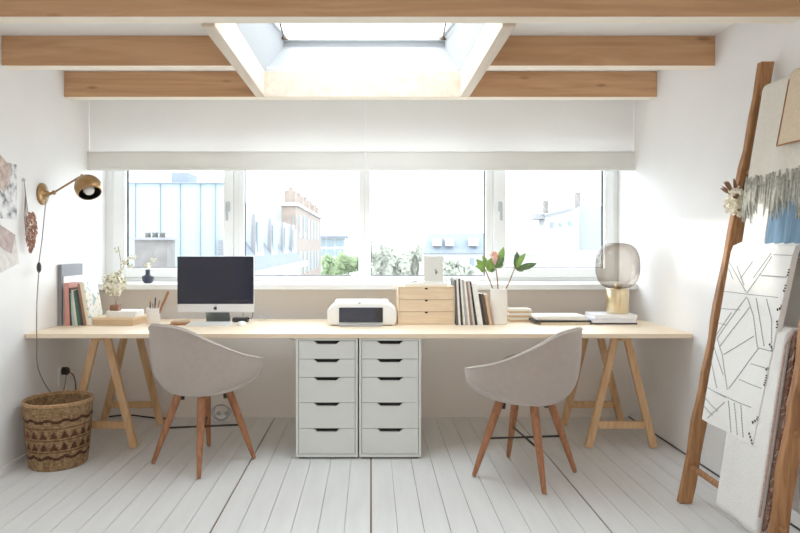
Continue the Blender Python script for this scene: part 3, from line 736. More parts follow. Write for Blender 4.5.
m.obox((cxx, Dc, zc2 + 0.083), (X(443, Dc) - cxx, 0, 0), (0, 0.004, 0), (0, 0.006, 0.083))
thing(m, 'picture_card', m_, 'pale grey card with dark blot leaning upright on the drawer chest', 'card', (cxx, Dc, zc2))
# little wire tree
tx = X(415, Dc)
tw = MB()
tw.lathe([(0.0001, zc2), (0.02, zc2), (0.018, zc2 + 0.004), (0.0001, zc2 + 0.005)], (tx, Dc, 0), 16)
tw.tube([(tx, Dc, zc2), (tx, Dc, zc2 + 0.165)], 0.0018, 6)
for i in range(9):
    h = 0.035 + i * 0.014; wd = 0.034 - abs(i - 3) * 0.004
    for sg in (-1, 1):
        tw.tube([(tx, Dc, zc2 + h), (tx + sg * wd, Dc + 0.004 * sg, zc2 + h + 0.014)], 0.0013, 5)
        tw.leaf((tx + sg * wd * 0.3, Dc, zc2 + h + 0.004), (tx + sg * wd, Dc, zc2 + h + 0.02), 0.006)
thing(tw, 'tree_ornament', mat('dull_green_metal', rgb(128, 136, 128), 0.6), 'small grey green tree ornament standing on the drawer chest beside the card', 'ornament', (tx, Dc, zc2))
# clear drinking-glass with dried sprig right of the card
gx = X(449, 4.24)
gl = empty('glass_tumbler', (X(448.5, 4.26), 4.30, z1), label='clear glass ball vase standing at the corner of the drawer chest', cat='vase')
gp = Vector((X(448.8, 4.3), 4.30, 0))
rel(MB().lathe([(0.0001, z1 + 0.001), (0.012, z1 + 0.001), (0.022, z1 + 0.02), (0.025, z1 + 0.045), (0.02, z1 + 0.08), (0.017, z1 + 0.1)], (gp.x, gp.y, 0), 20, cap=False).build('glass_body', M['clear'], gl, True, loc=gl.location), gl)

# ------------------------------------------------------------------ white vase with protea
D = 4.185; cx = X(498.7, D); zv = Z(288.5, D)
va = empty('white_vase', (cx, D, DT), label='tall white faceted ceramic vase standing right of the books', cat='vase')
rel(MB().lathe([(0.0001, DT), (0.050, DT), (0.055, DT + 0.01), (0.057, DT + 0.12), (0.054, zv - 0.004), (0.051, zv), (0.047, zv), (0.048, DT + 0.02), (0.0001, DT + 0.018)], (cx, D, 0), 14).build('vase_body', M['ceramic'], va, False, bevel=0.002, loc=va.location), va)
def protea(name, label, base, top, leaves, flower=None):
    r = empty(name, base, label=label, cat='flower', group='protea stems in the white vase')
    rel(MB().tube([base, base.lerp(top, 0.5) + Vector((0.004, 0, 0)), top], [0.005, 0.0045, 0.004], 8).build('stem', M['stem'], r, True, loc=base), r)
    for (bx_, by_, tx_, ty_, w_, dk) in leaves:
        q0, q1 = P(bx_, by_, D), P(tx_, ty_, D); q1.y += random.uniform(-0.03, 0.02)
        rel(MB().leaf(q0, q1, w_, (random.uniform(-0.5, 0.5), -1, random.uniform(0, 0.5)), 0, 0.12, 8).build('leaf', M['leafd'] if dk else M['leaf'], r, True, loc=base, solid=0.0012), r)
    if flower:
        c = P(flower[0], flower[1], D - 0.005); m = MB()
        for ring, (nn_, rad, hh_) in enumerate(((9, 0.030, 0.048), (8, 0.020, 0.056), (6, 0.010, 0.06))):
            for i in range(nn_):
                a_ = 2 * PI * i / nn_ + ring * 0.4; dr_ = Vector((math.cos(a_), math.sin(a_), 0))
                m.leaf(c + dr_ * 0.010 + Vector((0, 0, -0.035)), c + dr_ * rad * 1.35 + Vector((0, 0, hh_ * 1.4 - 0.035)), 0.014, dr_, 0, -0.18, 5)
        m.ball(c, 0.026, n=10, sq=(1, 1, 1.1))
        rel(m.build('flower_head', M['petal'], r, True, loc=base), r)
mid = Vector((cx, D, zv - 0.06))
protea('protea_stem', 'protea stem with bright green leaves leaning towards the magazines', mid + Vector((-0.02, 0, 0)), P(484, 267, D),
       [(485, 269, 474.5, 266, 0.022, 0), (485, 268, 476, 259, 0.022, 0), (486, 267, 482, 255.5, 0.020, 0), (485, 270, 480, 271, 0.016, 0), (486, 268, 491, 258, 0.02, 0), (486, 269, 495, 271, 0.02, 0)])
protea('protea_stem', 'protea stem carrying the pink flower head', mid + Vector((0.0, 0.006, 0)), P(495.5, 265, D),
       [(495, 268, 487, 262, 0.022, 0), (495.5, 268, 503.5, 257, 0.02, 1), (499, 264, 503, 247, 0.022, 0), (495.5, 269, 489, 271, 0.018, 1), (497, 268, 504, 264, 0.016, 0)], (494.5, 258.5))
protea('protea_stem', 'protea stem with broad dark leaves leaning towards the paper piles', mid + Vector((0.02, 0, 0)), P(515, 267.5, D),
       [(515, 268, 516.5, 251, 0.024, 1), (516, 268, 525, 252.5, 0.02, 0), (516, 269, 537, 263.5, 0.022, 1), (515, 268, 524, 271, 0.016, 1)])

# ------------------------------------------------------------------ paper stacks
D = 4.30
for i in range(6):
    mt = ('kraft', 'pages', 'kraft', 'ceramic', 'kraft', 'pages')[i]; th = 0.014
    dx = random.uniform(-0.006, 0.006); z = DT + i * (th + 0.0006)
    m = MB().box(X(509.5, D) + dx, X(531.5, D) + dx, D, D + 0.13, z, z + th)
    thing(m, 'card_packet', M[mt], ('tan', 'cream', 'tan', 'white', 'tan', 'cream')[i] + ' card packet in the small stack behind the vase, ' + ('lowest', 'second from below', 'third from below', 'fourth from below', 'fifth from below', 'topmost')[i],
          'card', (X(520, D), D, z), 'card packets stacked behind the white vase', bevel=0.002)
def slab(name, mt, label, cat, x0, x1, y0, y1, z0, z1, rot=0, group=None, bevel=0.002):
    c = ((x0 + x1) / 2, (y0 + y1) / 2, z0); ca, sa = math.cos(rot), math.sin(rot)
    hx, hy = (x1 - x0) / 2, (y1 - y0) / 2
    m = MB().obox((c[0], c[1], (z0 + z1) / 2), (hx * ca, hx * sa, 0), (-hy * sa, hy * ca, 0), (0, 0, (z1 - z0) / 2))
    return thing(m, name, M[mt] if isinstance(mt, str) else mt, label, cat, c, group, bevel=bevel)
D = 4.14
slab('notebook', 'tan', 'tan notebook at the bottom of the pile between vase and lamp', 'notebook', X(541, D), X(590, D), D, D + 0.20, DT, DT + 0.014)
slab('folder', 'black', 'black folder lying on the tan notebook', 'folder', X(535, D), X(591.5, D), D + 0.005, D + 0.22, DT + 0.0145, DT + 0.028, 0.03)
slab('notebook', 'pages', 'cream pad between the black folder and the white papers', 'notebook', X(538, D), X(589, D), D + 0.01, D + 0.20, DT + 0.0285, DT + 0.037, -0.02)
slab('paper_pile', 'paper', 'pile of white papers on top of the black folder', 'paper', X(537, D), X(587, D), D + 0.015, D + 0.21, DT + 0.0375, DT + 0.055, 0.04)
slab('book', bookmat((70, 66, 72)), 'dark slim book at the bottom of the stack under the lamp', 'book', X(597, D), X(639, D), D + 0.02, D + 0.21, DT, DT + 0.012, -0.05, 'white books under the lamp')
slab('book', bookmat((226, 226, 236)), 'pale lilac white book in the middle under the lamp', 'book', X(592, D), X(636, D), D, D + 0.22, DT + 0.0125, DT + 0.038, 0.02, 'white books under the lamp')
slab('book', bookmat((244, 242, 242)), 'white book directly under the brass lamp base', 'book', X(596, D), X(638, D), D + 0.01, D + 0.215, DT + 0.0385, DT + 0.064, -0.02, 'white books under the lamp')

# ------------------------------------------------------------------ table lamp
D = 4.245; cx = X(617.5, D); zl = DT + 0.0642; zg = Z(288.5, D)
tl = empty('table_lamp', (cx, D, zl), label='table lamp with brass cylinder base and large smoked glass globe', cat='lamp')
rel(MB().lathe([(0.0001, zl), (0.071, zl), (0.072, zl + 0.002), (0.072, zg - 0.004), (0.070, zg), (0.0001, zg)], (cx, D, 0), 48).build('lamp_base', M['brasslamp'], tl, True, loc=tl.location), tl)
zt2 = Z(243, D); hg = zt2 - zg; R = 0.14
pf = []
for i in range(33):
    a = -PI / 2 + PI * i / 32; c_ = math.cos(a); s2 = math.sin(a)
    pf.append((max(0.0001, R * abs(c_) ** 0.62), zg + hg / 2 + hg / 2 * math.copysign(abs(s2) ** 0.8, s2)))
rel(MB().lathe(pf, (cx, D, 0), 56).build('glass_shade', M['smoke'], tl, True, loc=tl.location), tl)
rel(MB().lathe([(0.0001, zg + 0.001), (0.02, zg + 0.001), (0.018, zg + 0.03), (0.0001, zg + 0.03)], (cx, D, 0), 20).build('lamp_socket', M['brasslamp'], tl, True, loc=tl.location), tl)

# ------------------------------------------------------------------ navy vase on the sill
D = 4.60; cx = X(148, D); z0 = 0.973
nv = empty('bottle_vase', (cx, D, z0), label='small navy bottle vase with white sprigs standing on the window sill', cat='vase')
rel(MB().lathe([(0.0001, z0), (0.026, z0), (0.036, z0 + 0.012), (0.044, z0 + 0.042), (0.040, z0 + 0.052), (0.022, z0 + 0.058), (0.018, z0 + 0.065), (0.018, z0 + 0.098), (0.014, z0 + 0.098), (0.012, z0 + 0.06), (0.0001, z0 + 0.05)], (cx, D, 0), 28).build('vase_body', M['navy'], nv, True, loc=nv.location), nv)
m = MB(); blossom(m, (cx, D, z0 + 0.125), 0.02, 20, w=0.007); blossom(m, (cx + 0.035, D, z0 + 0.17), 0.018, 14, w=0.006)
fs_ = empty('blossom_sprig', (cx, D, z0 + 0.06), label='tiny white sprig in the navy bottle vase on the sill', cat='flowers')
rel(m.build('blossom', [M['cream'], M['lgreen']], fs_, loc=fs_.location), fs_)
rel(MB().tube([(cx, D, z0 + 0.06), (cx, D, z0 + 0.12), (cx + 0.035, D, z0 + 0.17), (cx + 0.05, D, z0 + 0.22)], 0.0012, 5).build('stem', M['lgreen'], fs_, loc=fs_.location), fs_)

# ------------------------------------------------------------------ basket
D = 3.66; cx = X(58.5, D)
bk = empty('woven_basket', (cx, D, 0), label='tall woven basket with dark brown triangle bands on the floor under the desk', cat='basket')
m_, t, out = nt('basket_weave')
bs = t.nodes.new('ShaderNodeBsdfPrincipled'); bs.inputs['Roughness'].default_value = 0.85; bs.inputs['Specular IOR Level'].default_value = 0.2
at = t.nodes.new('ShaderNodeAttribute'); at.attribute_name = 'weave'; at.attribute_type = 'GEOMETRY'
tc = t.nodes.new('ShaderNodeTexCoord'); nz = t.nodes.new('ShaderNodeTexNoise'); nz.inputs['Scale'].default_value = 55; nz.inputs['Detail'].default_value = 2
t.links.new(tc.outputs['Object'], nz.inputs['Vector'])
mx = t.nodes.new('ShaderNodeMixRGB'); mx.blend_type = 'MULTIPLY'; mx.inputs['Fac'].default_value = 1
r1 = ramp(t, [(0.3, (0.5, 0.46, 0.42, 1)), (0.7, (1.3, 1.25, 1.2, 1))])
t.links.new(nz.outputs['Fac'], r1.inputs['Fac']); t.links.new(at.outputs['Color'], mx.inputs['Color1']); t.links.new(r1.outputs['Color'], mx.inputs['Color2'])
t.links.new(mx.outputs['Color'], bs.inputs['Base Color']); t.links.new(bs.outputs[0], out.inputs[0])
NB, HB = 144, 0.365
rows = 88
def brad(z):
    u = z / HB; return 0.150 + 0.030 * u + 0.004 * math.sin(PI * u)
vs = []; cols = []
base, dark, mid_ = rgb(176, 144, 108), rgb(74, 46, 34), rgb(118, 90, 64)
for j in range(rows + 1):
    z = HB * j / rows
    for i in range(NB):
        a = 2 * PI * i / NB
        cr = (j % 2) * 2 - 1; r = brad(z) + 0.0018 * cr + 0.0006 * math.sin(i * PI / 2 + j)
        vs.append((cx + r * math.cos(a), D + r * math.sin(a), z + 0.002))
        u = i / NB * 20; tri = abs((u % 1) - 0.5) * 2     # 24 triangles around
        zz = z / HB; c = base if (j % 2) else mid_
        wav = 0.018 * math.sin(a * 12)
        if abs(zz - (0.20 + wav)) < 0.024 or abs(zz - (0.76 + wav)) < 0.024: c = dark
        for z0_, z1_ in ((0.315, 0.44), (0.49, 0.615)):
            if z0_ <= zz <= z1_ and tri > 0.12 + (zz - z0_) / (z1_ - z0_) * 0.85: c = rgb(84, 50, 38)
        if any(abs(zz - q) < 0.008 for q in (0.29, 0.465, 0.645)): c = rgb(120, 84, 58)
        if zz > 0.975: c = rgb(196, 160, 112)
        cols.append(c)
fs = [(j * NB + i, j * NB + (i + 1) % NB, (j + 1) * NB + (i + 1) % NB, (j + 1) * NB + i) for j in range(rows) for i in range(NB)]
m = MB().add(vs, fs)
# bottom disc
m.add([(cx, D, 0.003)] + [vs[i] for i in range(NB)], [(0, (i + 1) % NB + 1, i + 1) for i in range(NB)])
cols += [mid_] * (NB + 1)
o = m.build('basket_body', m_, bk, True, loc=bk.location, solid=0.006); rel(o, bk)
ca_ = o.data.color_attributes.new('weave', 'FLOAT_COLOR', 'POINT')
for i, c in enumerate(cols): ca_.data[i].color = c
rp = [(cx + brad(HB) * math.cos(2 * PI * i / 64), D + brad(HB) * math.sin(2 * PI * i / 64), HB + 0.003) for i in range(65)]
rel(MB().tube(rp, 0.006, 8).build('rim', mat('basket_rim', rgb(176, 134, 96), 0.8, var=0.3, scale=60), bk, True, loc=bk.location), bk)

# ------------------------------------------------------------------ left wall things
WX = LX
D = 3.91; zc_ = Z(194, D)
wl = empty('brass_wall_lamp', (WX, D, zc_), label='aged brass globe wall lamp on a short arm on the white wall', cat='lamp')
Lw = wl.location
rel(MB().lathe([(0.0001, 0), (0.068, 0), (0.068, 0.008), (0.055, 0.016), (0.02, 0.02), (0.018, 0.04), (0.0001, 0.045)], (WX, D, zc_), 36, axis=(1, 0, 0)).build('backplate', M['brass'], wl, True, loc=Lw), wl)
j0 = Vector((WX + 0.045, D, zc_)); j1 = P(54, 192.5, 3.93); j2 = P(82, 175.5, 3.99); gc = P(88.3, 187.5, 4.0)
rel(MB().tube([j0, j1], 0.009, 10).tube([j1, j2], 0.0065, 10).ball(j1, 0.014, n=10).ball(j2, 0.010, n=10).tube([j2, j2.lerp(gc, 0.4)], 0.006, 8).build('arm', M['brass'], wl, True, loc=Lw), wl)
ax = Vector((0.42, -0.45, -0.85)).normalized(); pf = []
for i in range(21):
    a = PI * (i / 20) * 0.70; pf.append((max(0.0001, 0.081 * math.sin(a)), -0.081 * math.cos(a)))
rel(MB().lathe(pf, gc, 40, axis=ax, cap=False).build('lamp_shade', M['brass'], wl, True, loc=Lw, solid=0.003), wl)
pf2 = [(max(0.0001, 0.077 * math.sin(PI * i / 20 * 0.69)), -0.077 * math.cos(PI * i / 20 * 0.69)) for i in range(21)]
rel(MB().lathe(pf2, gc, 32, axis=ax, cap=False).build('shade_lining', M['black'], wl, True, loc=Lw), wl)
rel(MB().lathe([(0.0001, -0.05), (0.015, -0.045), (0.018, -0.01), (0.030, 0.005), (0.034, 0.022), (0.026, 0.04), (0.0001, 0.05)], gc, 20, axis=ax).build('bulb', M['ceramic'], wl, True, loc=Lw), wl)
cp = [(WX + 0.03, D - 0.01, zc_ - 0.03), P(44.5, 214, 3.86), P(42, 240, 3.82), P(39, 262, 3.80)]
cp[1].x = max(cp[1].x, WX + 0.006)
sw = P(39.0, 267.5, 3.79)
cp2 = [sw, P(37, 300, 3.74), (X(36.7, 3.69), 3.69, 0.86), (X(36.7, 3.69), 3.69, 0.70), (-1.95, 3.75, 0.52), (-1.97, 3.95, 0.33), (-1.985, 4.12, 0.30), (-1.975, 4.15, 0.405)]
def smoothpts(pts, n=8):
    pts = [Vector(p) for p in pts]; out = []
    for i in range(len(pts) - 1):
        p0, p1, p2, p3 = pts[max(0, i - 1)], pts[i], pts[i + 1], pts[min(len(pts) - 1, i + 2)]
        for k_ in range(n):
            t = k_ / n; out.append(0.5 * (2 * p1 + (p2 - p0) * t + (2 * p0 - 5 * p1 + 4 * p2 - p3) * t * t + (3 * p1 - p0 - 3 * p2 + p3) * t ** 3))
    return out + [pts[-1]]
rel(MB().tube(smoothpts(cp + cp2), 0.0032, 6).build('cord', M['string'], wl, True, loc=Lw), wl)
rel(MB().ball(sw, 0.017, n=10, sq=(0.8, 0.8, 1.9)).build('cord_switch', M['black'], wl, True, loc=Lw), wl)
# socket with plug
D = 4.15
so = empty('wall_socket', (WX, D, 0.42), label='white wall socket with a black plug low on the wall beneath the desk', cat='socket')
rel(MB().box(WX, WX + 0.012, D - 0.045, D + 0.045, 0.335, 0.465).build('cover_plate', M['whiteplastic'], so, bevel=0.003, loc=so.location), so)
rel(MB().lathe([(0.0001, 0), (0.026, 0), (0.026, 0.03), (0.018, 0.04), (0.0001, 0.042)], (WX + 0.012, D, 0.43), 20, axis=(1, 0, 0)).build('plug', M['black'], so, True, loc=so.location), so)
rel(MB().tube(smoothpts([(WX + 0.05, D, 0.425), (WX + 0.075, D + 0.01, 0.40), (WX + 0.085, D + 0.02, 0.34), (WX + 0.08, D + 0.03, 0.25), (WX + 0.03, D + 0.12, 0.05), (WX + 0.04, D + 0.3, 0.008)]), 0.004, 6).build('cable', mat('brown_red_cable', rgb(110, 70, 62), 0.6), so, True, loc=so.location), so)
# dried bunch
D = 3.70; x_ = WX + 0.02
dr = empty('dried_flower_bunch', (x_, D, 1.62), label='rusty dried flower bunch hanging head down on the wall beside the brass lamp', cat='dried flowers')
m = MB()
for i in range(9):
    a = random.uniform(-1, 1); b_ = random.uniform(-1, 1)
    m.tube([(x_ - 0.012, D - 0.004, 1.615), (x_ + 0.004 * a - 0.006, D + 0.006 * b_, 1.53), (x_ + 0.02 * a, D + 0.03 * b_ + 0.005, 1.42), (x_ + 0.016 * a + 0.01, D + 0.04 * b_ + 0.01, 1.25 + 0.06 * random.random())], 0.0016, 5)
rel(m.build('stems', M['driedstem'], dr, True, loc=dr.location), dr)
m = MB()
for i in range(260):
    u = random.random(); zz = 1.44 - u * 0.22; rr_ = 0.040 * (math.sin(PI * min(1, u * 0.9 + 0.12))) + 0.006
    a = random.uniform(0, 2 * PI); p = Vector((x_ + 0.012 + abs(rr_ * math.cos(a)) * 0.5, D + 0.01 + rr_ * math.sin(a), zz))
    p.x = max(p.x, WX + 0.012)
    m.leaf(p, p + Vector((random.uniform(-0.004, 0.012), random.uniform(-0.012, 0.012), random.uniform(-0.028, -0.01))), 0.0055, (1, -1, 0), random.choice((0, 0, 0, 1)), 0.2, 3)
rel(m.build('dried_blossom', [M['dried'], mat('dried_pale', rgb(206, 160, 140), 0.9)], dr, loc=dr.location), dr)
rel(MB().box(WX, WX + 0.01, D - 0.016, D + 0.004, 1.612, 1.63).build('wall_clip', M['greyplastic'], dr, bevel=0.001, loc=dr.location), dr)
# pinned papers
def pinned(name, cols, label, y0, y1, z0, z1, rot, off, nscale=30):
    m_, t, out = nt('pinned_print')
    bs = t.nodes.new('ShaderNodeBsdfPrincipled'); bs.inputs['Roughness'].default_value = 0.8
    tc = t.nodes.new('ShaderNodeTexCoord'); nz = t.nodes.new('ShaderNodeTexNoise'); nz.inputs['Scale'].default_value = nscale; nz.inputs['Detail'].default_value = 6
    t.links.new(tc.outputs['Object'], nz.inputs['Vector']); r1 = ramp(t, cols); t.links.new(nz.outputs['Fac'], r1.inputs['Fac'])
    t.links.new(r1.outputs['Color'], bs.inputs['Base Color']); t.links.new(bs.outputs[0], out.inputs[0])
    cy, cz_ = (y0 + y1) / 2, (z0 + z1) / 2; hy, hz = (y1 - y0) / 2, (z1 - z0) / 2; c_, s2 = math.cos(rot), math.sin(rot)
    m = MB().obox((WX + off, cy, cz_), (0.0009, 0, 0), (0.001, hy * c_, hy * s2), (0, -hz * s2, hz * c_))
    thing(m, name, m_, label, 'wall picture', (WX + off, cy, cz_), 'papers pinned on the wall beside the dried flowers')
def DD(px): return 2.01 * F / (VX - px)
pinned('pinned_drawing', [(0.35, rgb(110, 112, 116)), (0.48, rgb(206, 206, 208)), (0.6, rgb(236, 236, 234))], 'black and white sketch sheet pinned on the wall', 3.25, DD(16), 1.39, 1.70, 0.0, 0.003, 22)
pinned('pinned_photo', [(0.35, rgb(168, 144, 132)), (0.65, rgb(216, 196, 184))], 'small brownish pink photo pinned over the top of the sketch sheet', 3.30, DD(9), 1.585, 1.74, -0.5, 0.006)
pinned('pinned_swatch', [(0.35, rgb(168, 146, 140)), (0.65, rgb(192, 172, 166))], 'mauve paper swatch pinned at a tilt below the sketch sheet', 3.36, DD(13), 1.235, 1.345, -0.35, 0.006)
pinned('pinned_sheet', [(0.35, rgb(206, 200, 194)), (0.65, rgb(228, 222, 216))], 'pale grey paper pinned at a tilt under the mauve swatch', 3.40, DD(17), 1.11, 1.26, 0.25, 0.003)
# power strip coil behind the chair
D = 4.53
ps = empty('power_strip', (X(221, D), D, 0), label='white power strip with coiled cable on the floor against the wall', cat='power strip')
rel(MB().box(X(214, D), X(229, D), D, D + 0.06, 0.0, 0.04).build('strip_body', M['whiteplastic'], ps, bevel=0.008, loc=ps.location), ps)
cp = [(X(221.5, D) + 0.075 * math.cos(t_ * 0.5) * (1 - t_ * 0.01), D - 0.01, 0.062 + 0.055 * math.sin(t_ * 0.5) + t_ * 0.0002) for t_ in range(0, 38)]
rel(MB().tube(cp, 0.0035, 6).build('coiled_cable', M['greyplastic'], ps, True, loc=ps.location), ps)
rel(MB().ball((X(218, D), D + 0.02, 0.05), 0.016, n=8).ball((X(226, D), D + 0.02, 0.05), 0.016, n=8).build('plug', M['greyplastic'], ps, True, loc=ps.location), ps)
D = 4.5
thing(MB().tube(smoothpts([(X(282, 4.0), 4.0, 0.700), (X(285, 3.95), 3.9, 0.692), (X(292, 3.8), 3.8, 0.688), (-0.44, 3.78, 0.685)]), 0.0035, 6), 'desk_cable', M['greyplastic'], 'thin grey cable hanging just under the desk top beside the drawer unit', 'cable', (X(285, 3.9), 3.9, 0.69), smooth=True)
m = MB().tube(smoothpts([(-1.94, 4.6, 0.006), (-1.75, 4.58, 0.03), (-1.62, 4.60, 0.012), (-1.5, 4.58, 0.006), (-1.42, 4.61, 0.006)]), 0.006, 6)
thing(m, 'floor_cable', M['black'], 'black cable lying along the wall behind the trestle by the basket', 'cable', (-1.6, 4.6, 0.0), smooth=True)

# ------------------------------------------------------------------ ladder
def LXz(z): return 1.512 + 0.318 * z / 2.09
ld = empty('wooden_ladder', (1.6, 2.75, 0), label='tall rough wooden blanket ladder leaning against the white wall', cat='ladder')
Ll = ld.location
def yfar(z): return 3.09 - 0.13 * z / 2.09
def ynear(z): return 2.42 - 0.02 * z / 2.09
sl = Vector((0.318, 0, 2.09)).normalized(); across = Vector((sl.z, 0, -sl.x))
for fn in (yfar, ynear):
    def rail(u, v, fn=fn):
        return None
    m = MB(); NS = 26; ring = []
    for i in range(NS + 1):
        z = 0.002 + 2.088 * i / NS; c = Vector((LXz(z), fn(z), z))
        wv_ = 0.031 + 0.0025 * math.sin(i * 1.7) + 0.0015 * math.sin(i * 4.1); dv = 0.017 + 0.001 * math.sin(i * 2.3)
        off = 0.003 * math.sin(i * 0.9)
        for sx, sy in ((-1, -1), (1, -1), (1, 1), (-1, 1)):
            q = c + Vector((sx * wv_ + off, sy * dv, 0))
            if q.x > RX - 0.002: q.x = RX - 0.002
            ring.append(q)
    fs = [(i * 4 + j, i * 4 + (j + 1) % 4, (i + 1) * 4 + (j + 1) % 4, (i + 1) * 4 + j) for i in range(NS) for j in range(4)] + [(3, 2, 1, 0), (NS * 4, NS * 4 + 1, NS * 4 + 2, NS * 4 + 3)]
    m.add(ring, fs); rel(m.build('rail', M['ladder'], ld, bevel=0.004, loc=Ll), ld)
for z in (0.18, 0.54, 0.88, 1.21, 1.58, 1.94):
    m = MB().tube([(LXz(z), ynear(z) - 0.03, z), (LXz(z), yfar(z) + 0.03, z)], [0.013, 0.015], 12)
    rel(m.build('rung', M['ladder'], ld, True, loc=Ll), ld)

# cloth that hangs over a rung
def drape(y0, y1, zr, zfront, zback, off, th, mbx, mi=0, fold=0.004, nf=5, nu=26, nv=60, seed=0.0, skew=0.0, flare=0.0):
    """returns P(u,v): u along the rung (far to near), v from the front hem over the rung to the back hem"""
    xr = LXz(zr); Lf = zr - zfront; Lb = zr - zback; arc = 0.03 * PI; tot = Lf + Lb + arc
    def fn(u, v):
        s_ = v * tot; y = y0 + (y1 - y0) * u
        rr_ = 0.016 + off
        if s_ < Lf:
            z = zfront + s_; k = 1 - s_ / Lf
            y += (skew[0] + (skew[1] - skew[0]) * u if isinstance(skew, tuple) else skew) * k; zz = z
            x = LXz(z) - rr_ - fold * k * math.sin(u * nf * 2 * PI + seed) - flare * k
            return Vector((x, y, zz))
        if s_ < Lf + arc:
            a = (s_ - Lf) / arc * PI
            return Vector((xr - rr_ * math.cos(a), y, zr + rr_ * math.sin(a)))
        z = zr - (s_ - Lf - arc)
        return Vector((min(xr + rr_ + fold * math.sin(u * nf * 2 * PI + 1), RX - 0.006), y, z))
    mbx.grid(fn, nu, nv, mi)
    return fn, Lf / tot

# embroidered rug
eb = MB(); zr, zf = 1.21, 0.44
fnE, vE = drape(2.93, 2.50, zr, zf, 0.33, 0.022, 0.02, MB(), 0, 0.003, 1.5, 24, 60, skew=(0.03, 0.07))
fnO, _ = drape(2.93, 2.50, zr, zf, 0.33, 0.033, 0.02, MB(), 0, 0.003, 1.5, 24, 60, skew=(0.03, 0.07))
fnI, _ = drape(2.93, 2.50, zr, zf, 0.33, 0.010, 0.02, MB(), 0, 0.003, 1.5, 24, 60, skew=(0.03, 0.07))
NU, NV = 24, 64; ring = []
for j in range(NV + 1):
    ring += [fnO(i / NU, j / NV) for i in range(NU + 1)] + [fnI(1 - i / NU, j / NV) for i in range(NU + 1)]
K = 2 * NU + 2
eb.add(ring, [(j * K + i, j * K + (i + 1) % K, (j + 1) * K + (i + 1) % K, (j + 1) * K + i) for j in range(NV) for i in range(K)] + [tuple(range(K - 1, -1, -1)), tuple(NV * K + i for i in range(K))])
root = empty('patterned_blanket', (1.6, 2.8, zr), label='white blanket with dark stitched line pattern hanging over a middle ladder rung', cat='blanket')
def uv_at(px, py):                # pixel on the hanging face -> (u,v) by search on the surface
    best = None
    lo_u, hi_u, lo_v, hi_v = -0.02, 1.05, 0.0, vE
    for it in range(5):
        for i in range(9):
            for j in range(9):
                u = lo_u + (hi_u - lo_u) * i / 8; v = lo_v + (hi_v - lo_v) * j / 8
                p = fnE(u, v); e = (VX + p.x * F / p.y - px) ** 2 + (VY - (p.z - CZ) * F / p.y - py) ** 2
                if best is None or e < best[0]: best = (e, u, v)
        du, dv = (hi_u - lo_u) / 5, (hi_v - lo_v) / 5
        lo_u, hi_u, lo_v, hi_v = best[1] - du / 2, best[1] + du / 2, max(0, best[2] - dv / 2), min(vE, best[2] + dv / 2)
    return best[1], best[2], best[0]
tm = eb
def stitch(pts, w=0.0013, mi=1, dash=0):
    uvs = [uv_at(*p) for p in pts]
    for a, b_ in zip(uvs, uvs[1:]):
        if a[2] > 30 or b_[2] > 30: continue
        p0 = fnE(a[0], a[1]); p1 = fnE(b_[0], b_[1]); Ls = (p1 - p0).length
        n = max(2, int(Ls / (0.012 if dash == 0 else dash)))
        for i in range(n):
            t0 = i / n; t1 = (i + 0.82) / n if dash == 0 else (i + 0.5) / n
            def q(t): return fnE(min(max(a[0] + (b_[0] - a[0]) * t, 0), 1), min(max(a[1] + (b_[1] - a[1]) * t, 0.002), vE)) + Vector((-0.0125, 0, 0))
            tm.bar(q(t0), q(t1), w, 0.001, (1, 0, 0), mi)
A = lambda x, y: (700 + x / 3.81, 260 + y / 3.81)
B = lambda x, y: (720 + x / 4.44, 160 + y / 4.44)
Cc = lambda x, y: (670 + x / 3.73, 390 + y / 3.73)
for pl in ([A(95, 118), A(190, 130), A(310, 143)], [A(188, 140), A(75, 300)], [A(190, 125), A(250, 40), A(285, -15)], [A(185, 120), A(120, 5)], [A(178, 95), A(150, 20)], [A(165, 70), A(212, 5)],
           [A(245, 60), A(335, 66), A(370, 42)], [A(70, 183), A(165, 190)], [A(70, 238), A(112, 248)], [A(192, 145), A(215, 215), A(230, 335)], [A(225, 145), A(256, 330)],
           [A(265, 148), A(285, 230), A(284, 320)], [A(75, 300), A(95, 360), A(115, 495)], [A(215, 290), A(100, 360)], [A(235, 335), A(120, 490)], [A(200, 180), A(85, 330)], [A(235, 335), A(300, 352)],
           [A(205, 395), A(285, 418)], [A(160, 455), A(248, 490)], [A(45, 350), A(75, 490)], [A(30, 480), A(110, 525)], [A(130, 200), A(70, 290)],
           [A(60, 320), A(100, 440)],
           [B(240, 400), B(160, 525)],
           [B(75, 385), B(120, 530)], [B(210, 382), B(130, 500)], [B(290, 368), B(185, 520)], [B(250, 420), B(355, 425)], [B(185, 510), B(310, 520)], [B(50, 480), B(70, 530)], [B(95, 385), B(75, 400)],
           [Cc(128, 15), Cc(190, 80)], [Cc(150, 105), Cc(215, 45)], [Cc(165, 0), Cc(250, 40), Cc(315, 65)], [Cc(228, 40), Cc(238, 160)], [Cc(250, 48), Cc(262, 170)], [Cc(275, 56), Cc(284, 178)], [Cc(128, 50), Cc(170, 95)]):
    stitch(pl)
for pl in ([A(305, 190), A(350, 172)], [A(304, 232), A(318, 268)], [A(276, 320), A(300, 355)], [A(262, 418), A(288, 412)], [A(255, 478), A(288, 440)], [A(345, 60), A(372, 30)], [Cc(318, 122), Cc(352, 100)], [Cc(305, 160), Cc(322, 210)], [A(330, 120), A(352, 90)]):
    stitch(pl, 0.0045, 2, 0.012)
rel(tm.build('blanket_cloth', [M['embro'], M['thread'], M['threadk']], root, loc=root.location), root)

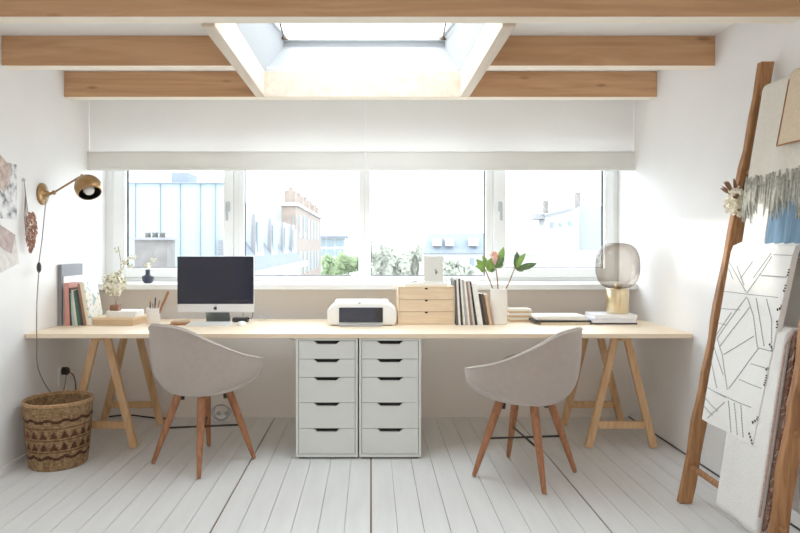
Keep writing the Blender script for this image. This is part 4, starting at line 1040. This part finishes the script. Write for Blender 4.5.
def cloth(name, label, cat, y0, y1, zr, zf, zb, off, mt, th=0.006, **kw):
    m = MB(); fn, vf = drape(y0, y1, zr, zf, zb, off, th, m, 0, **kw)
    r = empty(name, (1.65, (y0 + y1) / 2, zr), label=label, cat=cat)
    rel(m.build('cloth_body', mt, r, True, loc=r.location, solid=th), r)
    return r, fn, vf
# cream wool throw with grey fringe
r, fn, vf = cloth('fringed_throw', 'cream wool throw with long grey fringe hanging from the top ladder rung', 'blanket', 2.90, 2.44, 1.94, 1.51, 1.62, 0.012, M['wool'], 0.012, fold=0.008, nf=2.5, seed=1)
m = MB()
for i in range(170):
    u = random.uniform(-0.02, 1.02); p = fn(min(max(u, 0), 1), 0.0); p.x -= random.uniform(-0.004, 0.010)
    l_ = random.uniform(0.10, 0.17); sx = random.uniform(-0.02, 0.012); sy = random.uniform(-0.022, 0.022)
    m.tube([p + Vector((0, 0, random.uniform(0.0, 0.05))), p + Vector((sx * 0.6 - 0.004, sy * 0.2, -l_ * 0.5)), p + Vector((sx, sy, -l_))], [0.0038, 0.0045, 0.0022], 5)
rel(m.build('fringe', M['fringe'], r, True, loc=r.location), r)
# tan linen with brown hem
r, fn, vf = cloth('linen_cloth', 'tan linen cloth with brown hem on the cream throw at the top rung', 'cloth', 2.69, 2.43, 1.94, 1.66, 1.75, 0.030, M['tan'], 0.005, fold=0.003, nf=1, flare=0.01)
m = MB().tube([fn(0, v / 12 * vf) + Vector((-0.003, 0, 0)) for v in range(13)], 0.0035, 6).tube([fn(v / 12, 0) + Vector((-0.003, 0, 0)) for v in range(13)], 0.0035, 6)
rel(m.build('hem', M['tanhem'], r, True, loc=r.location), r)
cloth('white_cloth', 'plain white cloth hanging beside the blue cloth', 'cloth', 2.90, 2.74, 1.58, 1.15, 1.25, 0.002, M['knit'], 0.006, fold=0.003, nf=2)
cloth('denim_cloth', 'indigo blue cloth hanging between fringed throw and patterned blanket', 'cloth', 2.73, 2.475, 1.58, 1.20, 1.25, 0.003, M['denim'], 0.006, fold=0.006, nf=4)
# textured white blanket on the lower rung, with pinkish hem
r, fn, vf = cloth('waffle_blanket', 'thick white waffle blanket hanging low over a rung down to the floor', 'blanket', 2.76, 2.475, 0.88, 0.12, 0.20, 0.014, M['knit'], 0.028, fold=0.004, nf=1.5, nu=20)
m = MB().tube([fn(1, v / 20 * 0.96) + Vector((-0.012, -0.004, 0)) for v in range(1, 21)], 0.005, 6)
rel(m.build('hem', M['pinkhem'], r, True, loc=r.location), r)
r, fn, vf = cloth('rust_blanket', 'rusty brown fringed blanket edge hanging beside the white waffle blanket', 'blanket', 2.468, 2.445, 0.88, 0.14, 0.15, 0.004, M['rust'], 0.012, fold=0.002, nf=1, nu=4)
m = MB()
for i in range(46):
    p = fn(1, random.random() * vf); m.tube([p, p + Vector((random.uniform(-0.03, 0.0), -0.008 - random.random() * 0.006, random.uniform(-0.03, 0.01)))], 0.0014, 5)
rel(m.build('fringe', M['pinkhem'], r, True, loc=r.location), r)
# dried garland on the far rail
gz = 1.46; gp = Vector((LXz(gz) - 0.045, yfar(gz) - 0.03, gz))
gr = empty('dried_garland', gp, label='bunch of white dried flowers tied to the ladder rail beside the fringe', cat='dried flowers')
m = MB()
for dx, dz, n_ in ((0.0, 0.02, 60), (0.03, -0.01, 60), (-0.02, -0.03, 50), (0.015, -0.05, 50), (0.06, 0.02, 50)):
    blossom(m, gp + Vector((dx, -0.01, dz)), 0.035, n_, w=0.009)
rel(m.build('blossom', [M['cream'], M['tan']], gr, loc=gr.location), gr)
m = MB()
for i in range(16):
    d_ = Vector((random.uniform(-1, 0.5), -0.3, random.uniform(0.1, 1.2))).normalized(); m.tube([gp, gp + d_ * random.uniform(0.05, 0.11)], [0.002, 0.001], 5); m.leaf(gp + d_ * 0.05, gp + d_ * 0.10, 0.006, (0, -1, 0))
rel(m.build('twigs', M['stem'], gr, loc=gr.location), gr)

# ------------------------------------------------------------------ outdoors
O = {}
O['white'] = mat('render_white_far', (0.30, 0.31, 0.32, 1), 0.9, var=0.02)
O['palewall'] = mat('pale_blue_render', (0.20, 0.25, 0.27, 1), 0.9, var=0.02)
O['slate'] = mat('blue_slate', (0.12, 0.145, 0.18, 1), 0.8, var=0.06, scale=3)
O['brick'] = mat('pale_brick', (0.16, 0.125, 0.105, 1), 0.9, var=0.15, scale=5)
O['brickg'] = mat('grey_pink_brick', (0.125, 0.115, 0.11, 1), 0.9, var=0.18, scale=9)
O['win'] = mat('far_window_glass', (0.12, 0.16, 0.18, 1), 0.6)
O['dark'] = mat('far_dark_trim', (0.16, 0.16, 0.17, 1), 0.8)
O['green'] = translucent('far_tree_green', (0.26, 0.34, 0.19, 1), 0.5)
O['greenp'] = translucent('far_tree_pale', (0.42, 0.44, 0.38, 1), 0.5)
O['lilac'] = mat('lilac_grey_roof', (0.175, 0.19, 0.225, 1), 0.8, var=0.05)
O['ground'] = mat('far_street', (0.4, 0.4, 0.4, 1), 0.9)
GZ = -9.0
st(MB().box(-80, 80, 6, 160, GZ - 0.2, GZ).build('ground', O['ground']))
def fbox(m, px0, px1, py0, py1, D, dep, mi=0, zb=None):
    m.box(X(px0, D), X(px1, D), D, D + dep, Z(py1, D) if zb is None else zb, Z(py0, D), mi)
# low roof with the brick chimney
D = 7
r = empty('roof_house', (X(150, D), D, GZ), label='low pale flat roofed house under the brick chimney', cat='building')
rel(MB().box(X(60, D), X(232, D), D - 0.8, D + 1.2, GZ, Z(276, D)).build('wall', O['white'], r, loc=r.location), r)
c_ = empty('chimney_stack', (X(150, D), D, Z(276, D)), label='pinkish grey brick chimney with three pots seen through the first window', cat='chimney')
m = MB(); fbox(m, 134.5, 167, 240, 276.2, D, 0.3); rel(m.build('brickwork', O['brickg'], c_, loc=c_.location), c_)
m = MB(); m.box(X(131, D), X(171, D), D - 0.04, D + 0.34, Z(240, D), Z(237.5, D)); rel(m.build('cap_slab', O['dark'], c_, loc=c_.location), c_)
for px in (143, 150.5, 158):
    m = MB().lathe([(0.034, Z(237.5, D)), (0.029, Z(233.5, D)), (0.036, Z(233.2, D)), (0.036, Z(232, D))], (X(px, D), D + 0.15, 0), 14)
    rel(m.build('chimney_pot', O['brickg'], c_, True, loc=c_.location), c_)
D = 9
r = empty('apartment_block', (X(175, D), D, GZ), label='large pale bluish block filling the first window', cat='building')
m = MB(); fbox(m, 100, 229, 183, 0, D, 0.8, zb=GZ); rel(m.build('wall', O['palewall'], r, loc=r.location), r)
m = MB(); fbox(m, 99, 230, 181.8, 183.2, D - 0.05, 0.9, 0); rel(m.build('roof_edge', O['slate'], r, loc=r.location), r)
m = MB(); fbox(m, 171, 188, 172, 181.8, D + 0.2, 0.5); rel(m.build('rooftop_box', O['slate'], r, loc=r.location), r)
for px in (135, 160, 180, 200, 215):
    m = MB(); fbox(m, px - 0.15, px + 0.15, 184, 276, D - 0.02, 0.02); rel(m.build('panel_joint', O['slate'], r, loc=r.location), r)
m = MB()
for k_ in range(6): fbox(m, 218, 224, 240 + k_ * 3, 241.7 + k_ * 3, D - 0.03, 0.03)
rel(m.build('louvre', O['dark'], r, loc=r.location), r)
# mansard row
xe, ze, zr_ = -2.05, 0.77, 1.98
r = empty('mansard_row', (-2.6, 14, GZ), label='slate mansard roofed row with white dormers in the second window', cat='building')
O['slated'] = mat('darker_slate', (0.075, 0.09, 0.115, 1), 0.8, var=0.05)
m = MB().prism([(xe, ze), (xe - 0.8, zr_), (xe - 2.0, zr_ + 0.05), (xe - 2.0, ze)], 10, 19.4, 'y'); rel(m.build('mansard_roof', O['slated'], r, loc=r.location), r)
m = MB().box(xe - 2.5, xe - 0.12, 10, 19.4, GZ, ze); rel(m.build('wall', O['white'], r, loc=r.location), r)
m = MB().box(xe - 0.1, xe + 0.12, 10, 19.5, ze - 0.12, ze + 0.02); rel(m.build('gutter', O['white'], r, loc=r.location), r)
for yy in (10.4, 12.4, 14.4, 16.4, 18.2):
    m = MB().prism([(xe - 0.18, 1.0), (xe - 0.24, 1.86), (xe - 1.1, 1.93), (xe - 1.0, 1.0)], yy, yy + 0.95, 'y'); d_ = rel(m.build('dormer', O['white'], r, loc=r.location), r)
    o = MB().box(xe - 0.2, xe - 0.17, yy + 0.15, yy + 0.8, 1.12, 1.72).build('dormer_window', O['win'], d_, loc=r.location); o.location = (0, 0, 0)
    o = MB().box(xe - 0.24, xe - 0.18, yy - 0.04, yy + 0.0, 1.0, 1.86).build('dormer_edge', O['dark'], d_, loc=r.location); o.location = (0, 0, 0)
# brick terrace
r = empty('brick_terrace', (-2.6, 24, GZ), label='pinkish brick terrace with chimneys receding beyond the mansard row', cat='building')
m = MB().box(-7.5, -2.81, 20.6, 26, GZ, 2.62); rel(m.build('side_wall', O['white'], r, loc=r.location), r)
m = MB().box(-2.8, -2.35, 20, 30, GZ, 2.5); rel(m.build('wall', O['brick'], r, loc=r.location), r)
m = MB().box(-2.85, -2.28, 19.9, 30.1, 2.5, 2.6); rel(m.build('cornice', O['white'], r, loc=r.location), r)
for yy in (20.2, 22.4, 24.6, 26.8, 29): 
    m = MB().box(-2.75, -2.4, yy, yy + 0.5, 2.6, 3.0); m.lathe([(0.08, 3.0), (0.07, 3.15)], (-2.57, yy + 0.25, 0), 10); rel(m.build('chimney', O['brick'], r, loc=r.location), r)
for yy in (20.8, 22.2, 23.6, 25, 26.4, 27.8):
    for zz in (0.3, 1.5):
        m = MB().box(-2.36, -2.33, yy, yy + 0.6, zz, zz + 0.75); rel(m.build('window', O['win'], r, loc=r.location), r)
for zz in (0.1,):
    m = MB()
    for px in (300, 306, 312): fbox(m, px - 7.2, px - 5.9, 216, 232, 19.98, 0.02)
    rel(m.build('gable_window', O['win'], r, loc=r.location), r)
# modern glazed building
D = 45
r = empty('glazed_building', (X(331, D), D, GZ), label='small modern flat roofed building with teal glazing above green trees', cat='building')
m = MB(); fbox(m, 317, 345, 237, 0, D, 6, zb=GZ); rel(m.build('wall', O['white'], r, loc=r.location), r)
m = MB(); fbox(m, 315, 347, 235, 237.2, D - 0.4, 7); rel(m.build('roof_slab', O['slate'], r, loc=r.location), r)
for a0, a1 in ((319, 325.5), (327, 334), (335.5, 343.5)):
    for b0, b1 in ((239, 246.5), (249, 256), (259, 266)):
        m = MB(); fbox(m, a0, a1, b0, b1, D - 0.06, 0.06); rel(m.build('window', O['win'], r, loc=r.location), r)
def tree(px, py, rx, rz, D, mt, label, n=420, ls=0.16, seed=1):
    rnd = random.Random(seed); c = P(px, py, D); s2 = D / F; r = empty('tree', (c.x, D, GZ), label=label, cat='tree', group='trees beyond the windows')
    m = MB()
    cl = [(c + Vector((rnd.uniform(-0.7, 0.7) * rx * s2, rnd.uniform(-0.6, 0.6) * rx * s2, rnd.uniform(-0.7, 0.6) * rz * s2)), rnd.uniform(0.3, 0.55)) for _ in range(9)]
    for i in range(n):
        cc, k_ = rnd.choice(cl); v = Vector((rnd.gauss(0, 1), rnd.gauss(0, 1), rnd.gauss(0, 1))).normalized()
        p = cc + Vector((v.x * rx * s2 * k_, v.y * rx * s2 * k_, v.z * rz * s2 * k_))
        q = Vector((rnd.uniform(-1, 1), rnd.uniform(-1, 1), rnd.uniform(-1, 1))).normalized() * ls * D / 25
        m.leaf(p - q, p + q, q.length * 0.5, v, 0, 0.1, 3)
    rel(m.build('crown', mt, r, loc=r.location), r)
    rel(MB().tube([(c.x, D, GZ), (c.x, D, c.z)], [0.16, 0.06], 7).build('trunk', O['dark'], r, loc=r.location), r)
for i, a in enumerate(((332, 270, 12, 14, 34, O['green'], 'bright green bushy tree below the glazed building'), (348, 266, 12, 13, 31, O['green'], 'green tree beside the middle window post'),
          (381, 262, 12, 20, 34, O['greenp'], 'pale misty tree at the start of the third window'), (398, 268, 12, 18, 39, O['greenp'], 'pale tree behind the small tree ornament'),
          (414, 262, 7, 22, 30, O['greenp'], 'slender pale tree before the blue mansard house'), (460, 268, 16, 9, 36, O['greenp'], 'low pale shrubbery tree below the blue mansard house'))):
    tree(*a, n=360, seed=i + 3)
# blue mansard house
D = 42
r = empty('blue_mansard_house', (X(455, D), D, GZ), label='pale house with blue slate mansard roof and three white dormers in the third window', cat='building')
x0, x1 = X(423, D), X(492, D)
m = MB().add([(x0, D, Z(253, D)), (x1, D, Z(253, D)), (x1, D + 1.2, Z(232.5, D)), (x0 + 0.5, D + 1.2, Z(232.5, D)), (x0, D + 6, Z(253, D)), (x1, D + 6, Z(253, D)), (x1, D + 5, Z(232.5, D)), (x0 + 0.5, D + 5, Z(232.5, D))],
             [(0, 1, 2, 3), (3, 2, 6, 7), (0, 3, 7, 4), (1, 5, 6, 2), (4, 7, 6, 5), (0, 4, 5, 1)]); rel(m.build('mansard_roof', O['slate'], r, loc=r.location), r)
m = MB().box(x0, x1, D + 0.2, D + 6, GZ, Z(253, D)); rel(m.build('wall', O['white'], r, loc=r.location), r)
for a0, a1 in ((433, 441.5), (445.5, 454), (469.5, 478.5)):
    m = MB(); fbox(m, a0, a1, 238, 246, D, 1.0); d_ = rel(m.build('dormer', O['white'], r, loc=r.location), r)
for px in (440, 455, 470):
    m = MB(); fbox(m, px, px + 4, 258, 266, D + 0.15, 0.05); rel(m.build('window', O['win'], r, loc=r.location), r)
# white gabled house
D = 26
r = empty('gabled_house', (X(565, D), D, GZ), label='white gabled house with two chimneys in the fourth window', cat='building')
m = MB().prism([(X(545, D), GZ), (X(579, D), GZ), (X(579, D), Z(207.5, D)), (X(545, D), Z(215, D))], D, D + 6, 'y'); rel(m.build('wall', O['white'], r, loc=r.location), r)
m = MB().bar(P(544, 215.2, D - 0.1), P(574, 208.2, D - 0.1), 0.035, 0.1); m.box(X(535, D), X(545, D), D, D + 1, Z(219, D), Z(213.5, D)); rel(m.build('roof_edge', O['dark'], r, loc=r.location), r)
m = MB(); fbox(m, 544.5, 548.5, 200, 213, D + 0.5, 0.3); rel(m.build('chimney', O['brickg'], r, loc=r.location), r)
m = MB(); fbox(m, 576.5, 581, 192, 209, D + 0.5, 0.3); rel(m.build('chimney', O['brickg'], r, loc=r.location), r)
m = MB(); fbox(m, 579, 612, 206, 0, D + 0.3, 5, zb=Z(250, D)); rel(m.build('side_roof', O['lilac'], r, loc=r.location), r)
m = MB(); fbox(m, 579, 612, 250, 0, D + 0.2, 5, zb=GZ); rel(m.build('side_wall', O['white'], r, loc=r.location), r)
for a0, a1, b0, b1 in ((550.5, 554, 222, 228), (559, 562, 223, 227), (568, 572, 221, 226)):
    m = MB(); fbox(m, a0, a1, b0, b1, D - 0.03, 0.03); rel(m.build('window', O['win'], r, loc=r.location), r)
r = empty('low_wing', (X(540, 22), 22, GZ), label='low white wing in front of the gabled house', cat='building')
m = MB().box(X(500, 22), X(615, 22), 21, 23.5, GZ, Z(254, 22)); rel(m.build('wall', O['white'], r, loc=r.location), r)
m = MB().box(X(499, 22), X(616, 22), 20.9, 23.6, Z(254, 22), Z(253, 22)); rel(m.build('roof_edge', O['white'], r, loc=r.location), r)

# ------------------------------------------------------------------ light
wd = bpy.data.worlds.new('World'); bpy.context.scene.world = wd; wd.use_nodes = True
t = wd.node_tree; t.nodes.clear()
bg = t.nodes.new('ShaderNodeBackground'); wo = t.nodes.new('ShaderNodeOutputWorld')
tc = t.nodes.new('ShaderNodeTexCoord'); sx = t.nodes.new('ShaderNodeSeparateXYZ'); t.links.new(tc.outputs['Generated'], sx.inputs[0])
r1 = ramp(t, [(0.0, (0.84, 0.92, 0.98, 1)), (0.15, (0.88, 0.95, 1.0, 1)), (1.0, (0.84, 0.93, 1.0, 1))])
t.links.new(sx.outputs['Z'], r1.inputs['Fac']); t.links.new(r1.outputs['Color'], bg.inputs['Color'])
bg.inputs['Strength'].default_value = 6.6
t.links.new(bg.outputs[0], wo.inputs[0])
def area(name, loc, rot, sx_, sy_, power, col=(1, 1, 1), portal=False):
    l = bpy.data.lights.new(name, 'AREA'); l.shape = 'RECTANGLE'; l.size = sx_; l.size_y = sy_; l.energy = power; l.color = col
    o = bpy.data.objects.new(name, l); C.objects.link(o); o.location = loc; o.rotation_euler = rot
    if portal: l.cycles.is_portal = True
    return o
area('window_portal', ((LX + RX) / 2, WY + 0.2, 1.55), (-PI / 2, 0, 0), 3.9, 1.2, 1, portal=True)
area('skylight_portal', ((SX0 + SX1) / 2, (SY0 + 5.1) / 2, zt + 0.2), (0, 0, 0), 1.5, 2.5, 1, portal=True)
area('added_fill_light', (0.0, -1.6, 1.5), (PI / 2, 0, 0), 3.2, 1.6, 15, (1.0, 0.88, 0.78))  # unseen fill lamp added behind the camera to brighten the room
sn = bpy.data.lights.new('veiled_sun', 'SUN'); sn.energy = 2.6; sn.angle = math.radians(3); sn.color = (1.0, 0.96, 0.9)
so_ = bpy.data.objects.new('veiled_sun', sn); C.objects.link(so_)
dirv = Vector((1.0, -0.156, -0.66)).normalized(); so_.rotation_euler = dirv.to_track_quat('-Z', 'Y').to_euler()

# ------------------------------------------------------------------ camera
cam = bpy.data.cameras.new('camera'); co = bpy.data.objects.new('camera', cam); C.objects.link(co)
co.location = (0, 0, CZ); co.rotation_euler = (PI / 2, 0, 0)
cam.sensor_fit = 'HORIZONTAL'; cam.sensor_width = 36; cam.lens = 36 * F / 800
cam.shift_x = (400 - VX) / 800; cam.shift_y = -(266.5 - VY) / 800
cam.clip_start = 0.05; cam.clip_end = 500
sc = bpy.context.scene; sc.camera = co
sc.view_settings.view_transform = 'Standard'; sc.view_settings.look = 'None'
sc.view_settings.exposure = 0.30; sc.view_settings.gamma = 1.2
sc.cycles.use_denoising = True; sc.cycles.max_bounces = 10; sc.cycles.diffuse_bounces = 6; sc.cycles.transparent_max_bounces = 16
sc.cycles.caustics_reflective = False; sc.cycles.caustics_refractive = False
sc.cycles.sample_clamp_indirect = 8
